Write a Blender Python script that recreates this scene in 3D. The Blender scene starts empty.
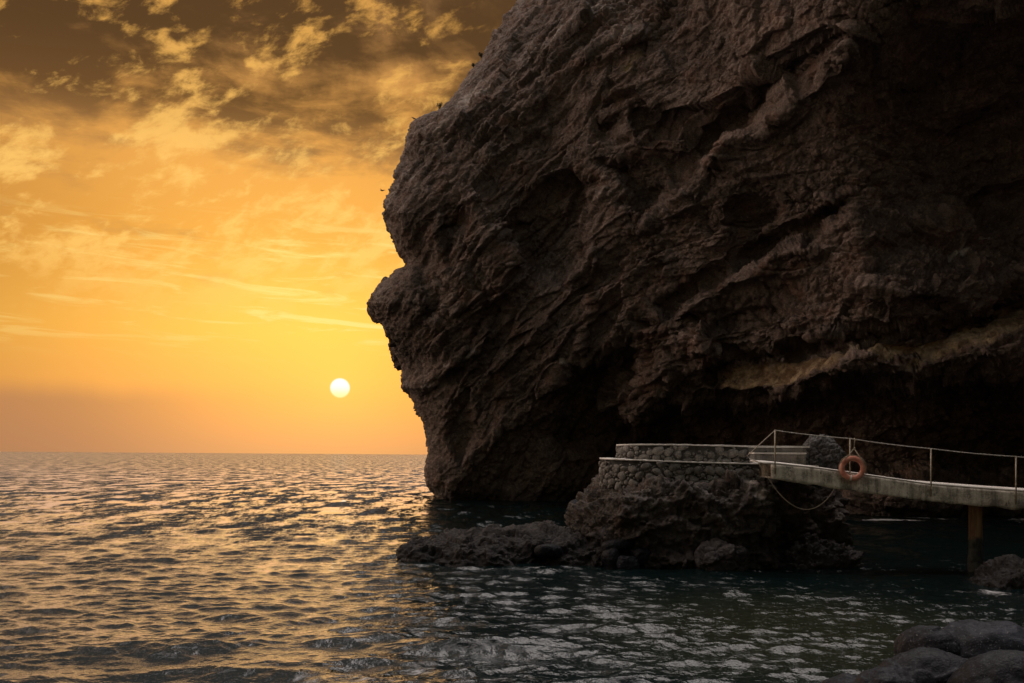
import bpy, bmesh, math, random
import numpy as np
from mathutils import Matrix, Vector

random.seed(7)
rng = np.random.default_rng(11)
C = bpy.context.scene.collection
scene = bpy.context.scene

# ------------------------------------------------------------------ camera
EYE, FPX, ROLL, HOR = 3.2, 1000.0, 0.007, 455.1
cam_data = bpy.data.cameras.new('camera')
cam = bpy.data.objects.new('camera', cam_data)
C.objects.link(cam)
cam_data.sensor_width = 36.0
cam_data.lens = 36.0 * FPX / 1024.0
cam_data.shift_y = (HOR - 341.5) / 1024.0
cam_data.clip_start = 0.1
cam_data.clip_end = 30000.0
cam.matrix_world = Matrix.Translation((0, 0, EYE)) @ Matrix.Rotation(-ROLL, 4, 'Y') @ Matrix.Rotation(math.pi / 2, 4, 'X')
scene.camera = cam


def at(px, py, Y):
    """world point seen at that place of the frame, Y metres away"""
    a, b = (px - 512.0) / FPX, (HOR - py) / FPX
    return np.array([(a - b * ROLL) * Y, Y + 0 * a, EYE + (b + a * ROLL) * Y])


SUN_DIR = at(340, 388, 1.0) - np.array([0, 0, EYE])
SUN_DIR = SUN_DIR / np.linalg.norm(SUN_DIR)
SUN_EL = math.asin(SUN_DIR[2])
SUN_AZ = math.atan2(SUN_DIR[0], SUN_DIR[1])

# ------------------------------------------------------------------ exposure
scene.view_settings.view_transform = 'Standard'
scene.view_settings.look = 'None'
scene.view_settings.exposure = 0.0
scene.view_settings.gamma = 1.0
scene.view_settings.use_curve_mapping = False
scene.cycles.max_bounces = 6
scene.cycles.use_denoising = True


# ------------------------------------------------------------------ node helpers
class NT:
    def __init__(self, tree):
        self.t = tree
        self.n = tree.nodes
        self.l = tree.links

    def new(self, typ, **kw):
        nd = self.n.new(typ)
        for k, v in kw.items():
            setattr(nd, k, v)
        return nd

    def put(self, sock, v):
        if isinstance(v, bpy.types.NodeSocket):
            self.l.new(v, sock)
        elif v is not None:
            if sock.type in ('RGBA',) and len(v) == 3:
                v = tuple(v) + (1.0,)
            sock.default_value = v

    def math(self, op, a, b=None, c=None, clamp=False):
        nd = self.new('ShaderNodeMath', operation=op, use_clamp=clamp)
        for i, v in enumerate((a, b, c)):
            if v is not None:
                self.put(nd.inputs[i], v)
        return nd.outputs[0]

    def vmath(self, op, a, b=None):
        nd = self.new('ShaderNodeVectorMath', operation=op)
        self.put(nd.inputs[0], a)
        if b is not None:
            self.put(nd.inputs[1], b)
        return nd.outputs['Value'] if op in ('DOT_PRODUCT', 'LENGTH') else nd.outputs[0]

    def ss(self, v, a, b, lo=0.0, hi=1.0):
        nd = self.new('ShaderNodeMapRange', interpolation_type='SMOOTHSTEP')
        for i, x in zip((0, 1, 2, 3, 4), (v, a, b, lo, hi)):
            self.put(nd.inputs[i], x)
        return nd.outputs[0]

    def xyz(self, x, y, z):
        nd = self.new('ShaderNodeCombineXYZ')
        for i, v in enumerate((x, y, z)):
            self.put(nd.inputs[i], v)
        return nd.outputs[0]

    def sep(self, v):
        nd = self.new('ShaderNodeSeparateXYZ')
        self.put(nd.inputs[0], v)
        return nd.outputs

    def noise(self, vec, scale, detail=4.0, rough=0.55, dist=0.0, typ='FBM'):
        nd = self.new('ShaderNodeTexNoise', noise_dimensions='3D')
        nd.noise_type = typ
        self.put(nd.inputs['Vector'], vec)
        nd.inputs['Scale'].default_value = scale
        nd.inputs['Detail'].default_value = detail
        nd.inputs['Roughness'].default_value = rough
        nd.inputs['Distortion'].default_value = dist
        return nd.outputs[0]

    def voro(self, vec, scale, feature='F1', out=0):
        nd = self.new('ShaderNodeTexVoronoi', feature=feature)
        self.put(nd.inputs['Vector'], vec)
        nd.inputs['Scale'].default_value = scale
        return nd.outputs[out]

    def mix(self, f, a, b, blend='MIX'):
        nd = self.new('ShaderNodeMix', data_type='RGBA', blend_type=blend)
        self.put(nd.inputs[0], f)
        self.put(nd.inputs[6], a)
        self.put(nd.inputs[7], b)
        return nd.outputs[2]

    def ramp(self, v, stops, interp='LINEAR'):
        nd = self.new('ShaderNodeValToRGB')
        cr = nd.color_ramp
        cr.interpolation = interp
        while len(cr.elements) < len(stops):
            cr.elements.new(0.5)
        for e, (p, c) in zip(cr.elements, stops):
            e.position = p
            e.color = tuple(c) + (1.0,)
        self.put(nd.inputs[0], v)
        return nd.outputs[0]

    def scale(self, col, f):
        nd = self.new('ShaderNodeVectorMath', operation='SCALE')
        self.put(nd.inputs[0], col)
        self.put(nd.inputs[3], f)
        return nd.outputs[0]


# ------------------------------------------------------------------ sky
world = bpy.data.worlds.new('World')
scene.world = world
world.use_nodes = True
W = NT(world.node_tree)
W.n.clear()
tc = W.new('ShaderNodeTexCoord')
D = W.vmath('NORMALIZE', tc.outputs['Generated'])
dx, dy, dz = W.sep(D)
DEG = 180 / math.pi
az = W.math('MULTIPLY', W.math('ARCTAN2', dx, dy), DEG)                # degrees, 0 straight out to sea
el = W.math('MULTIPLY', W.math('ARCSINE', dz), DEG)
sky = W.new('ShaderNodeTexSky', sky_type='NISHITA', sun_disc=False)
sky.sun_elevation = SUN_EL
sky.sun_rotation = SUN_AZ
sky.air_density, sky.dust_density = 1.6, 3.0
nishita = W.scale(sky.outputs[0], 0.12)

# the golden evening air: a gradient over elevation, dying away from the sun's side
gold = W.ramp(W.math('DIVIDE', el, 90.0), [
    (0.0, (0.86, 0.40, 0.15)), (0.035, (0.98, 0.44, 0.11)), (0.075, (1.05, 0.50, 0.085)), (0.13, (0.88, 0.38, 0.058)),
    (0.19, (0.90, 0.41, 0.08)), (0.245, (0.52, 0.24, 0.065)), (0.30, (0.26, 0.14, 0.065)), (0.45, (0.20, 0.15, 0.12)), (1.0, (0.24, 0.21, 0.20))])
wz = W.math('SUBTRACT', az, -13.0)
side = W.math('POWER', W.math('MULTIPLY_ADD', W.math('COSINE', W.math('DIVIDE', wz, DEG)), 0.5, 0.5), 1.0)
edge = W.math('ADD', W.ss(W.math('ABSOLUTE', wz), 3.0, 24.0, 0.0, -0.40), 1.0)
lowband = W.ss(el, 30.0, 60.0, 0.0, 1.0)
fall = W.math('MULTIPLY', W.math('POWER', side, 2.0), edge)
fall = W.math('ADD', W.math('MULTIPLY', fall, W.math('SUBTRACT', 1.0, lowband)), lowband)
gold = W.scale(gold, fall)
base = W.mix(W.ss(side, 0.2, 0.75, 0.25, 0.92), nishita, gold)
# unseen sky lobes, left and overhead, added to light cliff and water; behind dim
left = W.ss(W.math('ABSOLUTE', W.math('SUBTRACT', az, -72.0)), 43.0, 22.0)
left = W.math('MULTIPLY', left, W.ss(el, -1.0, 14.0, 0.5, 1.0))
zen = W.math('MULTIPLY', W.ss(el, 26.5, 34.0), W.math('MULTIPLY', W.ss(el, 85.0, 60.0, 0.4, 1.0), W.ss(side, 0.2, 0.8, 0.06, 1.0)))
zmask = W.math('MAXIMUM', W.ss(az, -8.0, 5.0, 0.05, 1.0), W.ss(el, 58.0, 72.0))
back = W.vmath('ADD', W.scale(W.xyz(0.74, 0.56, 0.45), W.math('MULTIPLY', left, 1.85)), W.scale(W.xyz(0.66, 0.60, 0.58), W.math('MULTIPLY', W.math('MULTIPLY', zen, zmask), 5.4)))

sundot = W.vmath('DOT_PRODUCT', D, tuple(SUN_DIR))
sunang = W.math('MULTIPLY', W.math('ARCCOSINE', sundot), DEG)

# cloud layers on a plane high above the sea
den = W.math('ADD', W.math('MAXIMUM', dz, 0.0), 0.10)
P = W.xyz(W.math('DIVIDE', dx, den), W.math('DIVIDE', dy, den), 0.0)
warp = W.noise(P, 1.3, 3.0)
Pw = W.vmath('ADD', P, W.xyz(W.math('MULTIPLY', warp, 0.5), W.math('MULTIPLY', warp, -0.3), 0.0))
front = W.ss(side, 0.25, 0.7)
up = W.ss(el, -0.5, 1.5)
# mid layer: grey-brown sheet broken by golden gaps
n1 = W.noise(W.vmath('ADD', Pw, (3.1, 1.7, 0.0)), 2.4, 7.0, 0.60)
n2 = W.noise(W.vmath('ADD', Pw, (9.3, 4.1, 2.0)), 5.5, 7.0, 0.62)
n3 = W.noise(W.vmath('ADD', Pw, (1.3, 7.1, 5.0)), 13.0, 5.0, 0.6)
dens = W.math('ADD', W.math('MULTIPLY', n1, 0.65), W.math('MULTIPLY', n2, 0.35))
bias = W.math('ADD', W.ss(el, 12.5, 21.0, -0.10, 0.09), W.ss(az, -20.0, -27.0, 0.0, 0.03))
m0 = W.noise(W.vmath('ADD', W.xyz(W.math('MULTIPLY', az, 0.10), W.math('MULTIPLY', el, 0.2), 0.0), (5.0, 2.4, 0.0)), 1.0, 7.0, 0.6, 0.4)
dens = W.math('ADD', W.math('MULTIPLY', dens, 0.55), W.math('MULTIPLY', m0, 0.45))
dens = W.math('ADD', dens, bias)
sheet = W.math('MULTIPLY', W.ss(dens, 0.44, 0.60), W.ss(el, 5.0, 12.0))
darkcol = W.ramp(W.ss(el, 8.0, 23.0), [(0.0, (0.66, 0.32, 0.08)), (0.55, (0.40, 0.19, 0.06)), (0.8, (0.13, 0.062, 0.022)), (1.0, (0.085, 0.042, 0.016))])
darkcol = W.mix(W.ss(el, 26.0, 45.0), darkcol, (0.17, 0.15, 0.145))
col = W.mix(W.math('MULTIPLY', sheet, 0.95), base, W.mix(W.ss(side, 0.2, 0.75), W.scale(nishita, 0.7), darkcol))
# lit cloud tops and torn golden puffs
A2 = W.xyz(W.math('MULTIPLY_ADD', el, -0.12, W.math('MULTIPLY', az, 0.30)), W.math('MULTIPLY_ADD', az, -0.06, W.math('MULTIPLY', el, 0.46)), W.math('MULTIPLY', warp, 1.2))
m1 = W.noise(A2, 0.75, 8.0, 0.62, 0.35)
m2 = W.noise(W.vmath('ADD', A2, (7.7, 2.2, 1.0)), 2.1, 6.0, 0.62, 0.3)
pd = W.math('ADD', W.math('MULTIPLY', m1, 0.6), W.math('MULTIPLY', m2, 0.4))
puff = W.math('MULTIPLY', W.ss(W.math('ADD', pd, W.ss(el, 9.0, 23.0, 0.03, -0.012)), 0.495, 0.63), W.ss(el, 6.0, 12.5))
puff = W.math('MULTIPLY', puff, W.ss(el, 40.0, 22.0, 0.25, 1.0))
puff = W.math('MULTIPLY', W.math('MULTIPLY', puff, W.ss(az, 0.5, -5.5, 0.1, 1.0)), front)
puffcol = W.mix(W.ss(el, 13.0, 26.0), (1.05, 0.60, 0.15), (0.82, 0.40, 0.085))
puffcol = W.mix(W.ss(side, 0.55, 0.9), (0.42, 0.36, 0.34), puffcol)
col = W.mix(W.math('MULTIPLY', puff, 0.85), col, puffcol)
# thin streaks of high cloud over the sun
ps = W.xyz(W.math('MULTIPLY', az, 0.11), W.math('MULTIPLY_ADD', az, 0.035, W.math('MULTIPLY', el, 0.95)), 3.0)
st = W.noise(ps, 1.6, 6.0, 0.62, 0.6)
stm = W.math('MULTIPLY', W.ss(st, 0.50, 0.66), W.math('MULTIPLY', W.ss(el, 4.8, 7.0), W.ss(el, 14.0, 11.0)))
stm = W.math('MULTIPLY', stm, W.ss(az, -22.0, -9.0, 0.5, 1.0))
col = W.mix(W.math('MULTIPLY', stm, front), col, (1.0, 0.68, 0.20))
# haze bank lying on the horizon
be = W.math('ADD', 3.55, W.math('MULTIPLY', W.math('SUBTRACT', W.noise(W.xyz(az, 0.0, 1.0), 0.25, 3.0), 0.5), 1.0))
bank = W.ss(W.math('SUBTRACT', be, el), -0.5, 1.0)
bank = W.math('MULTIPLY', bank, W.ss(az, -12.0, -27.0, 0.05, 1.0))
col = W.mix(W.math('MULTIPLY', bank, 0.60), col, (0.40, 0.19, 0.10))
# glow of the air round the sun, then the sun's face
glow = W.math('POWER', 2.718, W.math('MULTIPLY', sunang, -0.22))
col = W.vmath('ADD', col, W.scale(W.xyz(0.20, 0.13, 0.02), glow))
gx = W.math('DIVIDE', W.math('ADD', az, 12.5), 8.0); gy = W.math('DIVIDE', W.math('SUBTRACT', el, 8.5), 4.5)
halo = W.math('POWER', 2.718, W.math('MULTIPLY', W.math('ADD', W.math('MULTIPLY', gx, gx), W.math('MULTIPLY', gy, gy)), -1.0))
col = W.vmath('ADD', col, W.scale(W.xyz(0.10, 0.11, 0.022), W.math('MULTIPLY', halo, front)))
disc = W.ss(sunang, 0.60, 0.47)
disccol = W.mix(W.ss(el, SUN_EL * DEG - 0.5, SUN_EL * DEG + 0.2), (1.15, 1.0, 0.42), (1.2, 1.15, 1.0))
col = W.mix(disc, col, disccol)
# nothing shines up from under the sea
col = W.mix(W.ss(el, -0.3, -2.0), col, (0.05, 0.045, 0.04))
col = W.vmath('ADD', col, W.scale(back, W.ss(dens, 0.75, 0.50, 0.45, 1.15)))
bg = W.new('ShaderNodeBackground')
W.put(bg.inputs['Color'], col)
bg.inputs['Strength'].default_value = 1.0
wo = W.new('ShaderNodeOutputWorld')
W.l.new(bg.outputs[0], wo.inputs[0])

# ------------------------------------------------------------------ sun
sun_data = bpy.data.lights.new('sun', 'SUN')
sun_data.energy = 0.27
sun_data.angle = math.radians(52.0)          # a sun spread wide by the evening haze
sun_data.color = (1.0, 0.74, 0.58)
sun = bpy.data.objects.new('sun', sun_data)
C.objects.link(sun)
sun.rotation_euler = Vector(SUN_DIR).to_track_quat('Z', 'Y').to_euler()


# ------------------------------------------------------------------ numpy noise
_perm = rng.permutation(256).astype(np.int32)
_perm = np.concatenate([_perm, _perm, _perm])
_grad = rng.normal(size=(256, 3)).astype(np.float32)
_grad /= np.linalg.norm(_grad, axis=1, keepdims=True)
_rand = rng.random((256, 4)).astype(np.float32)


def perlin(x, y, z):
    x, y, z = (np.asarray(v, np.float32) for v in (x, y, z))
    xi, yi, zi = (np.floor(v).astype(np.int32) for v in (x, y, z))
    xf, yf, zf = x - xi, y - yi, z - zi
    u, v, w = (f * f * f * (f * (f * 6 - 15) + 10) for f in (xf, yf, zf))
    xi &= 255; yi &= 255; zi &= 255
    out = 0
    for i in (0, 1):
        pi = _perm[(xi + i) & 255]
        for j in (0, 1):
            pj = _perm[pi + ((yi + j) & 255)]
            for k in (0, 1):
                g = _grad[_perm[pj + ((zi + k) & 255)]]
                d = g[..., 0] * (xf - i) + g[..., 1] * (yf - j) + g[..., 2] * (zf - k)
                out = out + d * (u if i else 1 - u) * (v if j else 1 - v) * (w if k else 1 - w)
    return out * 1.6


def fbm(x, y, z, octv=4, gain=0.5, ridged=False):
    s, a, t = 0.0, 1.0, 0.0
    for o in range(octv):
        n = perlin(x * 2 ** o + 17.3 * o, y * 2 ** o + 5.1 * o, z * 2 ** o - 9.7 * o)
        s = s + a * ((1 - 2 * np.abs(n)) if ridged else n)
        t += a
        a *= gain
    return s / t


def worley(x, y, z):
    """distance to the nearest and second seed, and a tilted facet height inside the cell"""
    x, y, z = (np.asarray(v, np.float32) for v in (x, y, z))
    xi, yi, zi = (np.floor(v).astype(np.int32) for v in (x, y, z))
    f1 = np.full(x.shape, 9.0, np.float32); f2 = f1.copy(); fac = np.zeros_like(f1)
    for i in (-1, 0, 1):
        for j in (-1, 0, 1):
            for k in (-1, 0, 1):
                h = _perm[_perm[_perm[(xi + i) & 255] + ((yi + j) & 255)] + ((zi + k) & 255)]
                r = _rand[h]
                ex, ey, ez = x - (xi + i + r[..., 0]), y - (yi + j + r[..., 1]), z - (zi + k + r[..., 2])
                d = ex * ex + ey * ey + ez * ez
                g = _grad[(h + 91) & 255]
                v = (r[..., 3] - 0.5) * 1.2 + g[..., 0] * ex + g[..., 1] * ey + g[..., 2] * ez
                near = d < f1
                f2 = np.where(near, f1, np.minimum(f2, d))
                fac = np.where(near, v, fac)
                f1 = np.where(near, d, f1)
    return np.sqrt(f1), np.sqrt(f2), fac


def sstep(v, a, b):
    t = np.clip((v - a) / (b - a), 0, 1)
    return t * t * (3 - 2 * t)


# ------------------------------------------------------------------ object helpers
def mesh_np(name, verts, faces, mat=None, smooth=True, attrs=None):
    me = bpy.data.meshes.new(name)
    verts = np.ascontiguousarray(verts, np.float32)
    faces = np.ascontiguousarray(faces, np.int32)
    me.vertices.add(len(verts))
    me.vertices.foreach_set('co', verts.ravel())
    k = faces.shape[1]
    me.loops.add(faces.size)
    me.loops.foreach_set('vertex_index', faces.ravel())
    me.polygons.add(len(faces))
    me.polygons.foreach_set('loop_start', np.arange(len(faces), dtype=np.int32) * k)
    me.update(calc_edges=True)
    me.validate()
    if smooth:
        me.polygons.foreach_set('use_smooth', np.ones(len(me.polygons), bool))
    for an, arr in (attrs or {}).items():
        a = me.attributes.new(an, 'FLOAT_COLOR', 'POINT')
        full = np.ones((len(verts), 4), np.float32)
        full[:, :arr.shape[1]] = arr
        a.data.foreach_set('color', full.ravel())
    if mat:
        me.materials.append(mat)
    return me


def link(name, me, parent=None):
    o = bpy.data.objects.new(name, me)
    C.objects.link(o)
    if parent is not None:
        o.parent = parent
        o.matrix_parent_inverse = Matrix.Translation(-parent.location)
    return o


def tag(o, label=None, cat=None, group=None, kind=None):
    for k, v in (('label', label), ('category', cat), ('group', group), ('kind', kind)):
        if v:
            o[k] = v
    return o


def thing(name, loc, label, cat, group=None):
    o = bpy.data.objects.new(name, None)
    C.objects.link(o)
    o.location = loc
    o.empty_display_size = 0.2
    return tag(o, label, cat, group)


def from_bm(bm, name, mat, parent=None, smooth=False):
    me = bpy.data.meshes.new(name)
    bmesh.ops.recalc_face_normals(bm, faces=bm.faces)
    bm.to_mesh(me)
    bm.free()
    if smooth:
        me.polygons.foreach_set('use_smooth', np.ones(len(me.polygons), bool))
    me.materials.append(mat)
    return link(name, me, parent)


def grid_faces(nr, nc):
    i = np.arange(nr * nc).reshape(nr, nc)
    return np.stack([i[:-1, :-1], i[:-1, 1:], i[1:, 1:], i[1:, :-1]], -1).reshape(-1, 4)


def tube(bm, pts, r, seg=8, cap=True):
    pts = [Vector(p) for p in pts]
    rings = []
    for i, p in enumerate(pts):
        t = (pts[min(i + 1, len(pts) - 1)] - pts[max(i - 1, 0)]).normalized()
        a = t.orthogonal() if abs(t.z) > 0.95 else t.cross(Vector((0, 0, 1)))
        a.normalize()
        b = t.cross(a).normalized()
        rr = r[i] if isinstance(r, (list, tuple)) else r
        rings.append([bm.verts.new(p + (a * math.cos(q) + b * math.sin(q)) * rr) for q in [2 * math.pi * k / seg for k in range(seg)]])
    for A, B in zip(rings, rings[1:]):
        for k in range(seg):
            bm.faces.new((A[k], A[(k + 1) % seg], B[(k + 1) % seg], B[k]))
    if cap:
        bm.faces.new(rings[0][::-1]); bm.faces.new(rings[-1])


def superellipsoid(c, r, n=3.0, taper=0.0, rot=0.0, tilt=0.0, sub=5):
    bm = bmesh.new()
    bmesh.ops.create_icosphere(bm, subdivisions=sub, radius=1.0)
    v = np.array([x.co[:] for x in bm.verts])
    f = np.array([[y.index for y in x.verts] for x in bm.faces])
    bm.free()
    k = (np.abs(v) ** n).sum(1) ** (-1.0 / n)
    v = v * k[:, None]
    v[:, :2] *= (1 - taper * v[:, 2:3])
    v = v * np.array(r)
    ct, stt = math.cos(tilt), math.sin(tilt)
    v = np.stack([v[:, 0] * ct - v[:, 2] * stt, v[:, 1], v[:, 0] * stt + v[:, 2] * ct], 1)
    cr, sr = math.cos(rot), math.sin(rot)
    v = np.stack([v[:, 0] * cr - v[:, 1] * sr, v[:, 0] * sr + v[:, 1] * cr, v[:, 2]], 1)
    return v + np.array(c), f


def fuse(blobs, voxel):
    """one closed skin round several overlapping lumps"""
    V, F, n = [], [], 0
    for v, f in blobs:
        V.append(v); F.append(f + n); n += len(v)
    me = mesh_np('lump', np.concatenate(V), np.concatenate(F))
    o = link('lump', me)
    m = o.modifiers.new('skin', 'REMESH')
    m.mode = 'VOXEL'
    m.voxel_size = voxel
    bpy.context.view_layer.update()
    ev = o.evaluated_get(bpy.context.evaluated_depsgraph_get())
    em = ev.to_mesh()
    v = np.empty(len(em.vertices) * 3, np.float32); em.vertices.foreach_get('co', v)
    nrm = np.empty(len(em.vertices) * 3, np.float32); em.vertex_normals.foreach_get('vector', nrm)
    li = np.empty(len(em.loops), np.int32); em.loops.foreach_get('vertex_index', li)
    ls = np.empty(len(em.polygons), np.int32); em.polygons.foreach_get('loop_start', ls)
    f = li[ls[:, None] + np.arange(4)]
    ev.to_mesh_clear()
    bpy.data.objects.remove(o)
    bpy.data.meshes.remove(me)
    v = v.reshape(-1, 3); nrm = nrm.reshape(-1, 3)
    # relax the voxel steps
    nb = np.concatenate([f[:, [0, 1]], f[:, [1, 2]], f[:, [2, 3]], f[:, [3, 0]]])
    for _ in range(6):
        acc = np.zeros_like(v); cnt = np.zeros(len(v))
        np.add.at(acc, nb[:, 0], v[nb[:, 1]]); np.add.at(acc, nb[:, 1], v[nb[:, 0]])
        cnt += np.bincount(nb[:, 0], minlength=len(v)) + np.bincount(nb[:, 1], minlength=len(v))
        v = 0.5 * v + 0.5 * acc / cnt[:, None]
    return v, nrm, f


def roughen(v, nrm, layers, seed=0.0):
    """move the skin along its normals; each layer is (kind, size in metres, amplitude)"""
    d = 0.0
    x, y, z = (v[:, i] + seed * (3.7 + i) for i in range(3))
    for kind, size, amp in layers:
        s = 1.0 / size
        if kind == 'f':
            d = d + amp * fbm(x * s, y * s, z * s, 3)
        elif kind == 'r':
            d = d + amp * (fbm(x * s, y * s, z * s, 3, ridged=True) - 0.4)
        elif kind == 'w':
            q = 0.25 * size
            wx = x + q * perlin(x * s, y * s, z * s + 4)
            f1, f2, fac = worley(wx * s, y * s, z * s)
            d = d + amp * fac - amp * 0.6 * (1 - sstep(f2 - f1, 0.0, 0.22))
        elif kind == 'c':                                       # angular broken faces, no joints
            q = 0.3 * perlin(x * s * 1.3, y * s * 1.3, z * s * 1.3 + 2)
            f1, f2, fac = worley(x * s + 0.5 * z * s + q, y * s - q, z * s * 1.7 - 0.45 * x * s + q)
            d = d + amp * fac
        elif kind == 'p':                                       # round cobbles
            f1, f2, fac = worley(x * s, y * s, z * s)
            d = d + amp * (0.5 - f1)
    return v + nrm * d[:, None]


# ------------------------------------------------------------------ materials
def new_mat(name):
    m = bpy.data.materials.new(name)
    m.use_nodes = True
    T = NT(m.node_tree)
    T.n.clear()
    out = T.new('ShaderNodeOutputMaterial')
    b = T.new('ShaderNodeBsdfPrincipled')
    T.l.new(b.outputs[0], out.inputs[0])
    return m, T, b


def rock_mat(name, dark, light, warm, scale=1.0, rough=0.82, bump=0.6, wet=0.0, attr=False, spec=0.35):
    m, T, b = new_mat(name)
    geo = T.new('ShaderNodeNewGeometry')
    pos = geo.outputs['Position']
    a = T.noise(pos, 0.35 * scale, 6, 0.62)
    c = T.noise(pos, 2.3 * scale, 6, 0.68)
    g = T.noise(pos, 14.0 * scale, 4, 0.7)
    f = T.math('ADD', T.math('MULTIPLY', a, 0.35), T.math('ADD', T.math('MULTIPLY', c, 0.4), T.math('MULTIPLY', g, 0.25)))
    colr = T.mix(T.ss(f, 0.36, 0.66), dark, light)
    colr = T.mix(T.ss(T.noise(pos, 0.8 * scale, 4, 0.6), 0.5, 0.72, 0.0, 0.7), colr, warm)
    if attr:
        at_ = T.new('ShaderNodeAttribute', attribute_name='tint')
        r_, g_, b_ = T.sep(at_.outputs['Color'])
        tuff = T.mix(T.ss(T.noise(pos, 1.2, 5, 0.6), 0.38, 0.62), (0.22, 0.14, 0.075), (0.60, 0.46, 0.29))
        colr = T.mix(r_, colr, tuff)
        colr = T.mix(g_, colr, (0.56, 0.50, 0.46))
        colr = T.mix(b_, colr, (0.22, 0.18, 0.07))
    fl = T.math('ADD', T.math('MULTIPLY', T.noise(pos, 6.0 * scale, 5, 0.75), 0.6), T.math('MULTIPLY', a, 0.4))
    colr = T.mix(T.ss(fl, 0.55, 0.68, 0.0, 0.65), colr, tuple(min(1, q * 1.9) for q in light))
    colr = T.mix(T.ss(fl, 0.45, 0.36, 0.0, 0.7), colr, tuple(q * 0.5 for q in dark))
    colr = T.mix(T.ss(g, 0.58, 0.70, 0.0, 0.5), colr, tuple(min(1, q * 1.7) for q in light))
    colr = T.mix(T.ss(g, 0.44, 0.34, 0.0, 0.55), colr, tuple(q * 0.45 for q in dark))
    rgh = rough
    if wet:
        z = T.sep(pos)[2]
        wm = T.ss(T.math('ADD', z, T.math('MULTIPLY', T.math('SUBTRACT', c, 0.5), 0.9)), wet, wet * 0.35)
        colr = T.mix(wm, colr, T.mix(1.0, colr, (0.42, 0.42, 0.44), 'MULTIPLY'))
        rgh = T.ss(wm, 0.0, 1.0, rough, 0.42)
    T.put(b.inputs['Base Color'], colr)
    T.put(b.inputs['Roughness'], rgh)
    b.inputs['Specular IOR Level'].default_value = spec
    h = T.math('ADD', T.math('MULTIPLY', c, 0.25), T.math('ADD', T.math('MULTIPLY', g, 0.06), T.math('MULTIPLY', T.noise(pos, 45 * scale, 3, 0.7), 0.02)))
    h = T.math('ADD', h, T.math('MULTIPLY', T.voro(pos, 5.0 * scale), -0.07))
    bp = T.new('ShaderNodeBump')
    bp.inputs['Strength'].default_value = bump
    bp.inputs['Distance'].default_value = 1.0 / scale
    T.put(bp.inputs['Height'], h)
    T.l.new(bp.outputs[0], b.inputs['Normal'])
    return m


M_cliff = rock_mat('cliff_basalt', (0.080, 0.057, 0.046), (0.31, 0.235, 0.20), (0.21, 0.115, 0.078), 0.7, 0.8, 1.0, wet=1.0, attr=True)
M_islet = rock_mat('islet_basalt', (0.022, 0.018, 0.016), (0.165, 0.14, 0.125), (0.085, 0.048, 0.034), 2.2, 0.75, 1.0, wet=1.5, attr=True, spec=0.2)
M_islet_b = rock_mat('islet_block', (0.030, 0.026, 0.024), (0.15, 0.13, 0.125), (0.085, 0.05, 0.038), 2.2, 0.7, 1.0, wet=1.3)
M_reef = rock_mat('wet_reef', (0.014, 0.012, 0.011), (0.055, 0.048, 0.045), (0.032, 0.022, 0.018), 2.2, 0.6, 0.9, wet=1.1, spec=0.15)
M_outcrop = rock_mat('outcrop_rock', (0.045, 0.042, 0.042), (0.15, 0.145, 0.145), (0.085, 0.066, 0.06), 2.4, 0.85, 0.7)
M_wallstone = rock_mat('wall_stone', (0.075, 0.07, 0.066), (0.38, 0.36, 0.34), (0.17, 0.13, 0.11), 3.5, 0.85, 0.4)


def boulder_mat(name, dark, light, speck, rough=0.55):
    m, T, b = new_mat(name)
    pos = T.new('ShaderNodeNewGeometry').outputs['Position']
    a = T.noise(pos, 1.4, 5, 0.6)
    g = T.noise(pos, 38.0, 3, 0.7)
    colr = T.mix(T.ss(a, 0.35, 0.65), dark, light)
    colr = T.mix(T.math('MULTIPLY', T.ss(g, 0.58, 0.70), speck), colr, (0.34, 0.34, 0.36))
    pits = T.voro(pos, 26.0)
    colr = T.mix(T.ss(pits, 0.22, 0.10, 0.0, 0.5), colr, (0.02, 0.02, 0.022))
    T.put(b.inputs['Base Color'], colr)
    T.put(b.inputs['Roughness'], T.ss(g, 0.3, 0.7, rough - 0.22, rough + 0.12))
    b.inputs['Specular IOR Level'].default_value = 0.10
    bp = T.new('ShaderNodeBump')
    bp.inputs['Strength'].default_value = 0.55
    bp.inputs['Distance'].default_value = 0.1
    h = T.math('ADD', T.math('MULTIPLY', T.noise(pos, 9.0, 5, 0.65), 0.35), T.math('ADD', T.math('MULTIPLY', g, 0.18), T.math('MULTIPLY', T.ss(pits, 0.0, 0.25), 0.12)))
    T.put(bp.inputs['Height'], h)
    T.l.new(bp.outputs[0], b.inputs['Normal'])
    return m


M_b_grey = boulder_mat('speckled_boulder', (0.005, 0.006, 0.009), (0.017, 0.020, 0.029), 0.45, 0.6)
M_b_dark = boulder_mat('dark_boulder', (0.003, 0.0035, 0.005), (0.008, 0.009, 0.013), 0.2, 0.55)


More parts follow.
